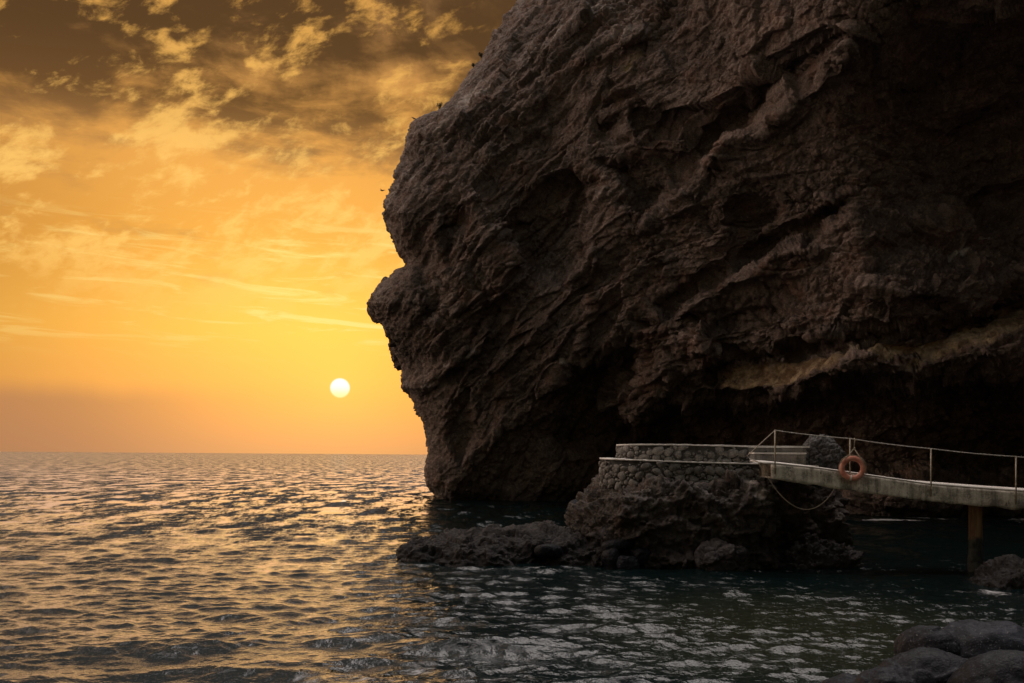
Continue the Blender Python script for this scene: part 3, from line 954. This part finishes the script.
ISL = [superellipsoid((5.35, 32.5, 0.45), (3.3, 3.8, 2.3), 3.0, 0.10, -0.10), superellipsoid((8.55, 33.4, 0.1), (1.65, 3.5, 2.25), 3.0, 0.02),
       superellipsoid((2.6, 32.0, -0.3), (1.35, 1.9, 1.5), 2.2, 0.2), superellipsoid((6.7, 29.5, 1.0), (1.1, 1.0, 1.5), 2.8), superellipsoid((4.3, 29.6, 0.9), (1.5, 1.1, 1.65), 2.8), superellipsoid((5.6, 29.5, 0.6), (1.3, 1.0, 1.75), 3.0),
       superellipsoid((3.3, 30.7, 0.5), (0.9, 1.2, 1.6), 2.5, 0.1),
       superellipsoid((9.6, 31.0, 1.2), (0.55, 0.9, 1.25), 2.4), superellipsoid((9.0, 30.4, -0.4), (1.35, 1.6, 1.1), 2.6), superellipsoid((8.6, 31.2, 1.4), (1.0, 1.2, 1.2), 2.8)]
islet = rock('rock_islet', ISL, 0.042,
             [('f', 2.0, 0.36), ('f', 0.9, 0.26), ('c', 1.1, 0.24), ('c', 0.45, 0.13), ('r', 0.5, 0.10), ('c', 0.2, 0.05), ('f', 0.3, 0.14), ('f', 0.13, 0.09)], M_islet, 1.0,
             'craggy dark rock islet that carries the walled stone terrace', 'rock',
             pale=[(7.15, 29.0, 2.15, 0.45, 0.9), (6.9, 29.0, 2.5, 0.15, 0.9), (5.3, 28.9, 2.6, 0.12, 1.0), (5.9, 28.6, 1.0, 0.3, .6), (6.6, 28.7, 2.4, 0.2, .6)])
reef = rock('reef_rock', [superellipsoid((0.45, 31.3, -0.25), (3.55, 2.6, 1.15), 2.6, 0.12), superellipsoid((-2.3, 31.2, -0.45), (1.35, 2.0, 1.05), 2.3),
                          superellipsoid((3.1, 30.4, -0.15), (1.5, 1.7, 1.0), 2.4)], 0.045,
            [('f', 1.6, 0.22), ('f', 0.7, 0.14), ('c', 0.9, 0.17), ('c', 0.36, 0.08), ('r', 0.3, 0.05), ('f', 0.22, 0.08), ('f', 0.1, 0.05)], M_reef, 2.0,
            'long low wet reef lying in the sea left of the walled islet', 'rock')


def boulder(px, py, Y, r, n, seed, mat, label, group, rot=0.0, tilt=0.0, voxel=None, lay=None, cat='boulder'):
    c = at(px, py, Y)
    r = np.array(r)
    vox = voxel or min(r) / 14
    return rock('boulder', [superellipsoid(c, r, n, 0.05, rot, tilt, 4)], vox,
                lay or [('f', float(max(r)) * 1.3, float(min(r)) * 0.26), ('f', float(min(r)) * 0.5, float(min(r)) * 0.06), ('c', float(min(r)) * 0.7, float(min(r)) * 0.04), ('f', float(min(r)) * 0.15, float(min(r)) * 0.02)],
                mat, seed, label, cat, group)


GB = 'boulders on the reef beside the islet'
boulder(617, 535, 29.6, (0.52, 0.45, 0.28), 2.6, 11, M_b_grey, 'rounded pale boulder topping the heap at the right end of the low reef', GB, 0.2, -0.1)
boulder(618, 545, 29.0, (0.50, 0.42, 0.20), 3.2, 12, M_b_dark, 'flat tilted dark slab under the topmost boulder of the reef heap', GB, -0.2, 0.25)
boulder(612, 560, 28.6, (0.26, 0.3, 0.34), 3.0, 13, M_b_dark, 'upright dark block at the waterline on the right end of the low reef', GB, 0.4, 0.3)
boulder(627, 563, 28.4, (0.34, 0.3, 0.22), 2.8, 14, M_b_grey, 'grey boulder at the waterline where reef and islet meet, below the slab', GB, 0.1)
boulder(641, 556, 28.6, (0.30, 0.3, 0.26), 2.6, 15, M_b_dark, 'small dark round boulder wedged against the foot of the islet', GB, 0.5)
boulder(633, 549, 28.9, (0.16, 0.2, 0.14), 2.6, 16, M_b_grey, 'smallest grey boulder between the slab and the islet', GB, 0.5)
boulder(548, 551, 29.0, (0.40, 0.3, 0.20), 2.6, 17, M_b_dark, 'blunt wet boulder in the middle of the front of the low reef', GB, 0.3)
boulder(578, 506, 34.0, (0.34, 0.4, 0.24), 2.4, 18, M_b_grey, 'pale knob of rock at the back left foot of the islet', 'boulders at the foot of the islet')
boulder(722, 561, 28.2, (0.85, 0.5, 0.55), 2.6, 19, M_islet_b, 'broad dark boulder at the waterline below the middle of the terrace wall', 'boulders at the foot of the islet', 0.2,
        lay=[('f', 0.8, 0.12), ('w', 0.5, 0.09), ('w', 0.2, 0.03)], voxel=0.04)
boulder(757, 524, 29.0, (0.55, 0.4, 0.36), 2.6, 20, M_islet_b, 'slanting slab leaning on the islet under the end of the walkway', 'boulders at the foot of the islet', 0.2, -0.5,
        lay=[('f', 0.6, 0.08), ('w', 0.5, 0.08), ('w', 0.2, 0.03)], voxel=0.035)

GS = 'boulders on the near shore'
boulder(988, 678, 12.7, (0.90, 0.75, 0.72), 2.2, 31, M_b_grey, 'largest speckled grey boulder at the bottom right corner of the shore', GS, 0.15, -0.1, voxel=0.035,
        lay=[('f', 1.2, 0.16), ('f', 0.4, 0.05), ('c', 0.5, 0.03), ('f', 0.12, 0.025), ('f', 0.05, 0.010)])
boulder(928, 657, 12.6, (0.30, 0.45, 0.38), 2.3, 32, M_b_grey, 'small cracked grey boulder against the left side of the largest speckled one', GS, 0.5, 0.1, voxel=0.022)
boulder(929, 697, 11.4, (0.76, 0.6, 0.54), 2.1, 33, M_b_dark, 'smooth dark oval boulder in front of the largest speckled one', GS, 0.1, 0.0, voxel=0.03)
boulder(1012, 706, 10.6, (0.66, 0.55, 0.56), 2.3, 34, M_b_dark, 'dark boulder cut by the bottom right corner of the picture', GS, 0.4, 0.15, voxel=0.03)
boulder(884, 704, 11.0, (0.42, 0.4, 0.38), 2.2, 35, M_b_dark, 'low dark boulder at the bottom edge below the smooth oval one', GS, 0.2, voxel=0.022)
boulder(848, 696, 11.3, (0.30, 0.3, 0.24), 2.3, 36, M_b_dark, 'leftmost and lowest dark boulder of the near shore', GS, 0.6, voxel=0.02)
rock('shore_rock', [superellipsoid((14.3, 25.4, -0.45), (2.75, 1.6, 1.2), 2.1, 0.1), superellipsoid((17.0, 25.2, 0.2), (3.0, 2.4, 1.8), 2.4)], 0.05,
     [('f', 1.6, 0.25), ('w', 0.7, 0.12), ('w', 0.3, 0.06), ('c', 0.5, 0.08), ('f', 0.3, 0.07)], M_reef, 6.0, 'dark wave-washed rock beyond the pillar at the right edge of the picture', 'rock')
oc = at(823, 452, 31.3)
rock('outcrop', [superellipsoid((oc[0] - 0.05, oc[1] + 0.1, oc[2] - 0.35), (0.72, 0.7, 0.9), 2.3, 0.12), superellipsoid((oc[0] - 0.35, oc[1], oc[2] - 0.35), (0.5, 0.5, 0.72), 2.3)], 0.028,
     [('f', 0.7, 0.12), ('w', 0.3, 0.09), ('w', 0.13, 0.045), ('r', 0.09, 0.02)], M_outcrop, 8.0, 'rough grey lump of rock standing behind the walkway at the end of the terrace', 'rock')


# ------------------------------------------------------------------ terrace walls
def resample(path, step):
    p = np.array(path, float)
    # smooth the path a little (Chaikin)
    for _ in range(2):
        q = [p[0]]
        for a, b in zip(p[:-1], p[1:]):
            q += [0.75 * a + 0.25 * b, 0.25 * a + 0.75 * b]
        q.append(p[-1]); p = np.array(q)
    s = np.concatenate([[0], np.cumsum(np.linalg.norm(np.diff(p[:, :2], axis=0), axis=1))])
    t = np.linspace(0, s[-1], max(2, int(s[-1] / step) + 1))
    return np.stack([np.interp(t, s, p[:, i]) for i in range(p.shape[1])], 1), t


def sweep(path, inner, outer, zlo, ztop_off, jig=0.0, seed=0):
    """box section swept along path rows (x, y, ztop); outside is to the right of travel reversed by sign"""
    n = len(path)
    tg = np.gradient(path[:, :2], axis=0); tg /= np.linalg.norm(tg, axis=1, keepdims=True)
    out = np.stack([tg[:, 1], -tg[:, 0]], 1)
    if out[0, 1] > 0:
        out = -out
    r = np.random.default_rng(seed)
    V = []
    for i in range(n):
        a = path[i, :2] + out[i] * (outer + jig * r.normal()); b = path[i, :2] - out[i] * inner
        zt = path[i, 2] + ztop_off + 0.6 * jig * r.normal()
        zl = zlo if not callable(zlo) else zlo(path[i, 2])
        V += [(a[0], a[1], zl), (a[0], a[1], zt), (b[0], b[1], zt), (b[0], b[1], zl)]
    F = []
    for i in range(n - 1):
        for k in range(4):
            F.append((4 * i + k, 4 * i + (k + 1) % 4, 4 * i + 4 + (k + 1) % 4, 4 * i + 4 + k))
    F += [(3, 2, 1, 0), (4 * n - 4, 4 * n - 3, 4 * n - 2, 4 * n - 1)]
    return np.array(V), np.array(F), out


_ico = bmesh.new(); bmesh.ops.create_icosphere(_ico, subdivisions=2, radius=1.0)
ICO_V = np.array([v.co[:] for v in _ico.verts]); ICO_F = np.array([[x.index for x in f.verts] for f in _ico.faces]); _ico.free()


def masonry(path, t, out, outer, zlo, zoff, size, seed):
    """field stones of many sizes bedded in the face: seeds pushed apart, each grown to fill its cell"""
    r = np.random.default_rng(seed)
    length = t[-1]
    V, F, nv = [], [], 0
    hmax = float((path[:, 2] + zoff - zlo).max())
    pts, rad = [], []
    for s in (size * 1.6, size * 1.1, size * 0.8, size * 0.55, size * 0.36):
        for _ in range(int(700 * length * hmax / s / 8)):
            a, z = r.uniform(0, length), r.uniform(0, hmax)
            if all((a - p[0]) ** 2 + ((z - p[1]) * 1.15) ** 2 > (0.53 * (s + q)) ** 2 for p, q in zip(pts, rad) if abs(a - p[0]) < 2 * size):
                pts.append((a, z)); rad.append(s)
    for (a, z), s in zip(pts, rad):
        x = np.interp(a, t, path[:, 0]); y = np.interp(a, t, path[:, 1]); zt = np.interp(a, t, path[:, 2]) + zoff
        ox = np.interp(a, t, out[:, 0]); oy = np.interp(a, t, out[:, 1])
        if zlo + z > zt - 0.2 * s:
            continue
        v = ICO_V.copy()
        k = (np.abs(v) ** 2.8).sum(1) ** (-1 / 2.8)
        fl = r.normal(size=(5, 3)); fl /= np.linalg.norm(fl, axis=1, keepdims=True)
        v = v * k[:, None] * (1 + 0.05 * r.normal(size=(len(v), 1)))
        for pl in fl:                                       # knock flat faces on the stone
            o_ = v @ pl - r.uniform(0.55, 0.85); v = v - np.maximum(o_, 0)[:, None] * pl
        ca = r.uniform(-0.6, 0.6)
        sx, sz, sd = 0.56 * s * r.uniform(0.95, 1.35), 0.53 * s * r.uniform(0.8, 1.15), 0.05 + 0.15 * s
        lx = v[:, 0] * sx; lz = v[:, 2] * sz; ld = v[:, 1] * sd + outer
        lx, lz = lx * math.cos(ca) - lz * math.sin(ca), lx * math.sin(ca) + lz * math.cos(ca)
        tx, ty = -oy, ox
        V.append(np.stack([x + tx * lx + ox * ld, y + ty * lx + oy * ld, np.minimum(zlo + z + lz, zt - 0.004)], 1))
        F.append(ICO_F + nv); nv += len(v)
    return np.concatenate(V), np.concatenate(F)


def stone_wall(path, width, zlo, cap_h, size, seed, label):
    p, t = resample(path, 0.12)
    root = thing('stone_wall', (float(p[0, 0]), float(p[0, 1]), zlo), label, 'wall', 'dry stone walls of the terrace')
    v, f, out = sweep(p, width, 0.0, zlo, -cap_h)
    link('mortar_core', mesh_np('mortar_core', v, f, M_mortar, False), root)
    sv, sf = masonry(p, t, out, 0.0, zlo, -cap_h, size, seed)
    link('stone_facing', mesh_np('stone_facing', sv, sf, M_wallstone, False), root)
    v, f, _ = sweep(p, width + 0.02, 0.065, lambda z: z - cap_h + 0.003, 0.0, 0.008, seed)
    link('coping', mesh_np('coping', v, f, M_coping, False), root)
    return root


lowpath = [(7.8, 29.75, 3.01), (6.4, 29.5, 3.02), (4.8, 29.5, 3.06), (3.6, 29.8, 3.10), (3.02, 30.3, 3.12), (2.80, 31.0, 3.13), (2.85, 32.0, 3.13), (3.3, 33.4, 3.13)]
uppath = [(7.28, 30.9, 3.54), (5.8, 30.7, 3.57), (4.5, 30.75, 3.58), (3.72, 31.05, 3.57), (3.40, 31.7, 3.56), (3.45, 32.6, 3.56), (4.0, 33.8, 3.56)]
stone_wall(lowpath, 0.34, 2.25, 0.045, 0.16, 3, 'lower curved rubble wall with a pale rim, standing on the edge of the islet')
stone_wall(uppath, 0.40, 2.75, 0.045, 0.17, 4, 'upper curved rubble wall with pale rim, set back behind the lower one')


def slab_bm(pts, z0, z1):
    bm = bmesh.new()
    a = [bm.verts.new((p[0], p[1], z0)) for p in pts]
    b = [bm.verts.new((p[0], p[1], z1)) for p in pts]
    bm.faces.new(a[::-1]); bm.faces.new(b)
    for i in range(len(pts)):
        j = (i + 1) % len(pts)
        bm.faces.new((a[i], a[j], b[j], b[i]))
    return bm


tf = slab_bm([(7.8, 30.05), (6.4, 29.8), (4.9, 29.8), (3.8, 30.1), (3.35, 30.6), (3.2, 31.2), (3.3, 32.4), (4.2, 34.8), (9.2, 34.8), (9.2, 30.0), (8.6, 29.4), (7.9, 29.35)], 2.72, 2.955)
tag(from_bm(tf, 'terrace_floor', M_conc), 'grey concrete floor of the terrace between its stone walls', 'terrace floor')


def bevel_box(x0, x1, y0, y1, z0, z1, b=0.02):
    bm = bmesh.new()
    bmesh.ops.create_cube(bm, size=1.0)
    for v in bm.verts:
        v.co = (x0 + (x1 - x0) * (v.co.x + .5), y0 + (y1 - y0) * (v.co.y + .5), z0 + (z1 - z0) * (v.co.z + .5))
    bmesh.ops.bevel(bm, geom=bm.edges[:], offset=b, segments=2, affect='EDGES')
    return bm


pr = thing('parapet', (7.12, 30.5, 2.95), 'plain plastered parapet continuing the upper stone wall to the grey lump of rock', 'wall')
from_bm(bevel_box(7.32, 9.2, 30.95, 31.25, 2.6, 3.48), 'wall_body', M_plaster, pr)
from_bm(bevel_box(7.30, 9.2, 30.90, 31.30, 3.483, 3.545, 0.01), 'coping', M_coping, pr)
stp = thing('concrete_step', (6.95, 29.7, 2.95), 'concrete step with a pale edge on the terrace at the head of the walkway', 'step')
from_bm(bevel_box(7.30, 8.85, 30.1, 30.75, 2.9, 3.28), 'riser', M_plaster, stp)
from_bm(bevel_box(7.28, 8.85, 30.05, 30.77, 3.283, 3.335, 0.01), 'tread', M_coping, stp)

# ------------------------------------------------------------------ walkway
WY = 27.6                                                     # front face
TOPE = [(752, 463.2), (780, 464.5), (822, 469), (866, 475.3), (900, 480.3), (932, 484.8), (975, 488.3), (1020, 491.5), (1100, 496.5), (1200, 501), (1520, 514)]
BOTE = [(757, 478.5), (780, 480), (822, 486), (866, 492.5), (887, 496.3), (932, 501.3), (982, 506.3), (1020, 508.8), (1100, 513), (1200, 518), (1520, 533)]


def walk_z(px, edge):
    e = np.array(edge)
    return at(px, np.interp(px, e[:, 0], e[:, 1]), WY)[2]


bridge = thing('footbridge', (7.0, WY + 0.9, 0.0), 'weathered sloping concrete walkway running from the terrace to the right shore', 'footbridge')
r = np.random.default_rng(21)
pxs = np.arange(771, 1521, 4.0)
ny = 10
V = []
for i, px in enumerate(pxs):
    x = at(px, 470, WY)[0]
    zt, zb = walk_z(px, TOPE), walk_z(px, BOTE)
    ring = []
    for k in range(9):                                       # broken, rain-eaten front face
        f = k / 8
        z = zb + (zt - zb) * f
        j = 0.018 * perlin(np.array([x * 2.5]), np.array([z * 3.0]), np.array([1.0]))[0] + 0.012 * perlin(np.array([x * 9.0]), np.array([z * 9.0]), np.array([4.0]))[0]
        if k == 0:
            z += 0.05 * perlin(np.array([x * 1.7]), np.array([0.3]), np.array([2.0]))[0] + 0.025 * perlin(np.array([x * 6]), np.array([5.3]), np.array([2.0]))[0]; j += 0.015
        if k == 8:
            z -= 0.012 + 0.012 * abs(perlin(np.array([x * 5.0]), np.array([8.3]), np.array([2.0]))[0]); j += 0.012
        ring.append((x, WY + j, z))
    k_ = (WY + 1.78) / WY if i == 0 else 1.0                # the end is cut on the skew
    ring += [(x, WY + 0.05, zt), (x * k_, WY + 1.75, zt + 0.05), (x * k_, WY + 1.78, zb + 0.05)]
    V += ring
nring = 12
F = []
for i in range(len(pxs) - 1):
    for k in range(nring):
        F.append((i * nring + k, i * nring + (k + 1) % nring, (i + 1) * nring + (k + 1) % nring, (i + 1) * nring + k))
me = mesh_np('beam', np.array(V), np.array(F)[:, ::-1], M_conc, False)
bmt = bmesh.new(); bmt.from_mesh(me)
bmt.verts.ensure_lookup_table()
for st0 in (0, (len(pxs) - 1) * nring):
    bmt.faces.new([bmt.verts[st0 + k] for k in range(nring)])
from_bm(bmt, 'beam', M_conc, bridge)
V, F = [], []
pxs = np.arange(765, 1521, 4.0)
for i, px in enumerate(pxs):
    x = at(px, 470, WY)[0]; zt = walk_z(px, TOPE)
    V += [(x, WY + 0.045, zt + 0.004), (x, WY + 0.02, zt + 0.022), (x, WY + 1.74, zt + 0.10), (x, WY + 1.74, zt + 0.055)]
for i in range(len(pxs) - 1):
    for k in range(4):
        F.append((4 * i + k, 4 * i + (k + 1) % 4, 4 * i + 4 + (k + 1) % 4, 4 * i + 4 + k))
n4 = 4 * len(pxs)
F += [(3, 2, 1, 0), (n4 - 4, n4 - 3, n4 - 2, n4 - 1)]
bmt = bmesh.new(); m_ = mesh_np('deck', np.array(V), np.array(F)); bmt.from_mesh(m_)
from_bm(bmt, 'deck', M_deck, bridge)

# the pillar: an old drum of concrete in a rusty sleeve
pb, pt_ = at(975, 572, 28.35), at(975, 506, 28.35)
bm = bmesh.new()
zs = np.linspace(-2.0, walk_z(975, BOTE) + 0.03, 40)
rads = [0.185 + (0.012 if z < 0.95 else 0.0) + 0.012 * math.sin(z * 7) * (z < 0.95) for z in zs]
tube(bm, [(pb[0] + 0.01 * math.sin(z * 2), 28.35, z) for z in zs], rads, 22)
for v in bm.verts:
    q = perlin(np.array([v.co.x * 5]), np.array([v.co.y * 5]), np.array([v.co.z * 4]))[0]
    v.co.x += 0.012 * q; v.co.y += 0.012 * q
from_bm(bm, 'pillar', M_pillar, bridge, True)
RAILP = [(775, 430.3), (850, 438.6), (931, 448.7), (1016, 456.6), (1100, 463), (1190, 469), (1290, 475)]
FEET = [(775, 474), (850, 483), (931, 496.5), (1016, 504), (1100, 508), (1190, 513), (1290, 518)]
for (tx, ty), (fx, fy) in zip(RAILP, FEET):
    a, b = at(fx, fy, WY - 0.035), at(tx, ty - 0.5, WY - 0.035)
    bm = bmesh.new()
    tube(bm, [a, a + (b - a) * 0.5, b], 0.021, 10)
    po = from_bm(bm, 'railing_post', M_post, bridge, True)
    bm = bmesh.new()
    z_ = walk_z(fx, TOPE) - 0.10
    for dz_ in (0.0,):
        tube(bm, [(a[0] - 0.055, WY - 0.020, z_ + dz_), (a[0] - 0.03, WY - 0.064, z_ + dz_), (a[0] + 0.03, WY - 0.064, z_ + dz_), (a[0] + 0.055, WY - 0.020, z_ + dz_)], 0.008, 6)
    from_bm(bm, 'clamp', M_post, po, True)
bm = bmesh.new()
pts = []
for (x0, y0), (x1, y1) in zip(RAILP[:-1], RAILP[1:]):
    for s in np.linspace(0, 1, 9)[:-1]:
        p = at(x0 + (x1 - x0) * s, y0 + (y1 - y0) * s, WY - 0.035); p[2] -= 0.03 * 4 * s * (1 - s) * 0.7
        pts.append(p)
tube(bm, pts, 0.012, 8)
from_bm(bm, 'handrail', M_rail, bridge, True)
bm = bmesh.new()
tube(bm, [at(775, 430.5, WY - 0.035), at(760, 444, WY + 0.5), at(747, 456, WY + 1.0), at(750, 459, WY + 1.0), at(762, 462.8, WY + 0.2)], 0.013, 8)
from_bm(bm, 'rail_end', M_rail, bridge, True)

# ------------------------------------------------------------------ life ring
rc = Vector(at(852.5, 468.3, WY - 0.17))
ring = thing('life_ring', rc, 'faded salmon orange life ring hanging from the walkway railing', 'life ring')
bm = bmesh.new()
R0, r0 = 0.275, 0.072
SG, SM = 64, 18
vs = [[bm.verts.new((math.cos(u) * (R0 + r0 * math.cos(w)), math.sin(w) * r0 * 0.8, math.sin(u) * (R0 + r0 * math.cos(w)))) for w in [2 * math.pi * j / SM for j in range(SM)]] for u in [2 * math.pi * i / SG for i in range(SG)]]
for i in range(SG):
    for j in range(SM):
        bm.faces.new((vs[i][j], vs[(i + 1) % SG][j], vs[(i + 1) % SG][(j + 1) % SM], vs[i][(j + 1) % SM]))
RT = Matrix.Translation(rc) @ Matrix.Rotation(math.radians(-14), 4, 'Z') @ Matrix.Rotation(math.radians(6), 4, 'Y') @ Matrix.Rotation(math.radians(5), 4, 'X')
bmesh.ops.transform(bm, matrix=RT, verts=bm.verts)
from_bm(bm, 'float_ring', M_ring, ring, True)
for ang in (-93,):
    bm = bmesh.new()
    for i in range(5):
        pass
    v2 = [[bm.verts.new((math.cos(u) * (R0 + (r0 + .004) * math.cos(w)), math.sin(w) * (r0 * 0.8 + .004), math.sin(u) * (R0 + (r0 + .004) * math.cos(w)))) for w in [2 * math.pi * j / SM for j in range(SM)]]
          for u in [math.radians(ang + k) for k in (-5, -2, 2, 5)]]
    for i in range(3):
        for j in range(SM):
            bm.faces.new((v2[i][j], v2[i + 1][j], v2[i + 1][(j + 1) % SM], v2[i][(j + 1) % SM]))
    bmesh.ops.transform(bm, matrix=RT, verts=bm.verts)
    from_bm(bm, 'tape_band', M_band, ring, True)
bm = bmesh.new()                                             # line looped round the outside
gl = []
for i in range(81):
    u = 2 * math.pi * i / 80
    sag = 0.012 * abs(math.sin(2 * u))
    gl.append(RT @ Vector((math.cos(u) * (R0 + r0 + 0.010 + sag), 0.0, math.sin(u) * (R0 + r0 + 0.010 + sag))))
tube(bm, gl, 0.009, 6)
from_bm(bm, 'grab_line', M_rope, ring, True)
bm = bmesh.new()
hook = Vector(at(854.5, 439.3, WY - 0.06))
kn = Vector(at(854, 448.5, WY - 0.12))
tube(bm, [hook + Vector((0, 0.05, 0.02)), hook + Vector((0, 0.0, 0.03)), hook + Vector((0, -0.04, 0)), kn], 0.011, 6)
for sgn, px in ((-1, 845), (1, 861.5)):
    e = RT @ Vector((sgn * 0.25, -0.066, 0.22))
    tube(bm, [kn, kn.lerp(e, 0.5) + Vector((0, -0.015, -0.01)), e, RT @ Vector((sgn * 0.335, -0.055, 0.11))], 0.011, 6)
tube(bm, [kn + Vector((0, 0, 0.03)), kn + Vector((0.02, -0.01, 0.0)), kn + Vector((0, 0, -0.03))], 0.022, 8)
from_bm(bm, 'hanging_rope', M_rope, ring, True)

# slack rope under the walkway
e0, e1 = Vector(at(758, 462.5, WY - 0.06)), Vector(at(836, 487, WY - 0.03))
pts = []
K = [(758, 462.5), (763, 470), (769, 479), (776, 490), (786, 501), (797, 508), (806, 510), (815, 508.5), (824, 502.5), (831, 494.5), (836, 486)]
k2 = np.array(K, float)
for s in np.linspace(0, len(K) - 1, 60):
    pts.append(at(np.interp(s, range(len(K)), k2[:, 0]), np.interp(s, range(len(K)), k2[:, 1]), WY - 0.05))
pts = np.array(pts)
for _ in range(8):
    pts[1:-1] = (pts[:-2] + 2 * pts[1:-1] + pts[2:]) / 4
bm = bmesh.new()
tube(bm, [tuple(p) for p in pts], 0.010, 7)
tag(from_bm(bm, 'mooring_rope', M_rope, None, True), 'slack rope sagging in a loop below the walkway beside the terrace', 'rope')


# ------------------------------------------------------------------ small life on the cliff edge
cpx = 512 + FPX * (cliff_pts[:, 0] / cliff_pts[:, 1])
cpy = HOR - FPX * ((cliff_pts[:, 2] - EYE) / cliff_pts[:, 1]) + ROLL * (cpx - 512)


def brow(px):
    """highest rock on the skyline there"""
    k = np.where((np.abs(cpx - px) < 1.2) & (cliff_pts[:, 1] > 55))[0]
    return cliff_pts[k[np.argmin(cpy[k])]]


def shrub(px, h, lean, seed, label):
    base = Vector(brow(px))
    root = thing('shrub', base, label, 'shrub', 'shrubs on the cliff skyline')
    rr = random.Random(seed)
    bs, bl = bmesh.new(), bmesh.new()
    for k in range(9):
        d = Vector((rr.uniform(-0.55, 0.55) + lean, rr.uniform(-0.4, 0.4), 1.0)).normalized()
        ln = h * rr.uniform(0.55, 1.0)
        p1 = base + d * ln * 0.5 + Vector((rr.uniform(-.04, .04), 0, 0)); p2 = base + d * ln
        tube(bs, [base - Vector((0, 0, 0.15)), p1, p2], [0.02, 0.014, 0.006], 5)
        for q in range(22):
            c = p1.lerp(p2, rr.uniform(0.0, 1.05)) + Vector((rr.gauss(0, .05), rr.gauss(0, .05), rr.gauss(0, .04)))
            a = Vector((rr.gauss(0, 1), rr.gauss(0, 1), rr.gauss(0, 1))).normalized() * rr.uniform(0.03, 0.06)
            b = a.orthogonal().normalized() * 0.02
            vv = [bl.verts.new(c - a), bl.verts.new(c + b), bl.verts.new(c + a), bl.verts.new(c - b)]
            bl.faces.new(vv)
    from_bm(bs, 'stem', M_stem, root)
    from_bm(bl, 'foliage', M_leaf, root)


shrub(436.5, 0.48, 0.0, 1, 'dark little shrub on the shoulder of the cliff, right of the perched bird')
shrub(478, 0.36, -0.3, 2, 'sparse leaning shrub on the steep upper edge of the cliff')
shrub(470, 0.26, -0.3, 3, 'tiny dry tuft just below the leaning shrub on the upper cliff edge')


def bird(loc, length, flying, heading, label):
    bm = bmesh.new()
    st = [(-0.50, 0.010, 0.02), (-0.36, 0.035, 0.01), (-0.2, 0.075, 0.0), (0.0, 0.105, -0.01), (0.16, 0.095, 0.0), (0.27, 0.06, 0.035), (0.34, 0.058, 0.06), (0.40, 0.05, 0.065), (0.44, 0.018, 0.055), (0.52, 0.004, 0.045)]
    tube(bm, [(x, 0, z) for x, r_, z in st], [r_ for x, r_, z in st], 10)
    for s in (-1, 1):
        if flying:
            prof = [(0.06, 0.05, 0.10, 0.16), (0.25, 0.14, 0.12, 0.15), (0.50, 0.16, 0.02, 0.10), (0.72, 0.10, -0.10, 0.02)]
        else:
            prof = [(0.07, 0.05, 0.16, 0.12), (0.11, 0.0, 0.02, 0.12), (0.09, -0.02, -0.25, 0.08), (0.03, 0.0, -0.52, 0.02)]
        rows = []
        for y, z, xm, w in prof:
            if flying:
                rows.append([bm.verts.new((xm + w * q, s * y, z + dzz)) for q, dzz in ((0.5, 0.0), (0.0, 0.014), (-0.6, 0.0))])
            else:
                rows.append([bm.verts.new((xm, s * y, z + w * 0.5 * q)) for q in (1.0, 0.0, -1.0)])
        for A, B in zip(rows, rows[1:]):
            for k in (0, 1):
                bm.faces.new((A[k], A[k + 1], B[k + 1], B[k]))
    if not flying:
        for s in (-1, 1):
            tube(bm, [(0.02, s * 0.035, -0.07), (0.03, s * 0.04, -0.16), (0.01, s * 0.04, -0.26)], [0.014, 0.010, 0.010], 6)
    bmesh.ops.transform(bm, matrix=Matrix.Translation(loc) @ Matrix.Rotation(heading, 4, 'Z') @ Matrix.Rotation(0.0 if flying else -0.3, 4, 'Y') @ Matrix.Scale(length, 4), verts=bm.verts)
    o = from_bm(bm, 'bird', M_bird, None, True)
    return tag(o, label, 'bird')


b0 = brow(411)
bird(Vector(b0) + Vector((0, 0, 0.11)), 0.45, False, math.pi, 'dark bird perched on the corner of the cliff')
bird(Vector(at(382.5, 190.5, 66)), 0.42, True, 2.6, 'small dark bird gliding in front of the golden sky beside the cliff')
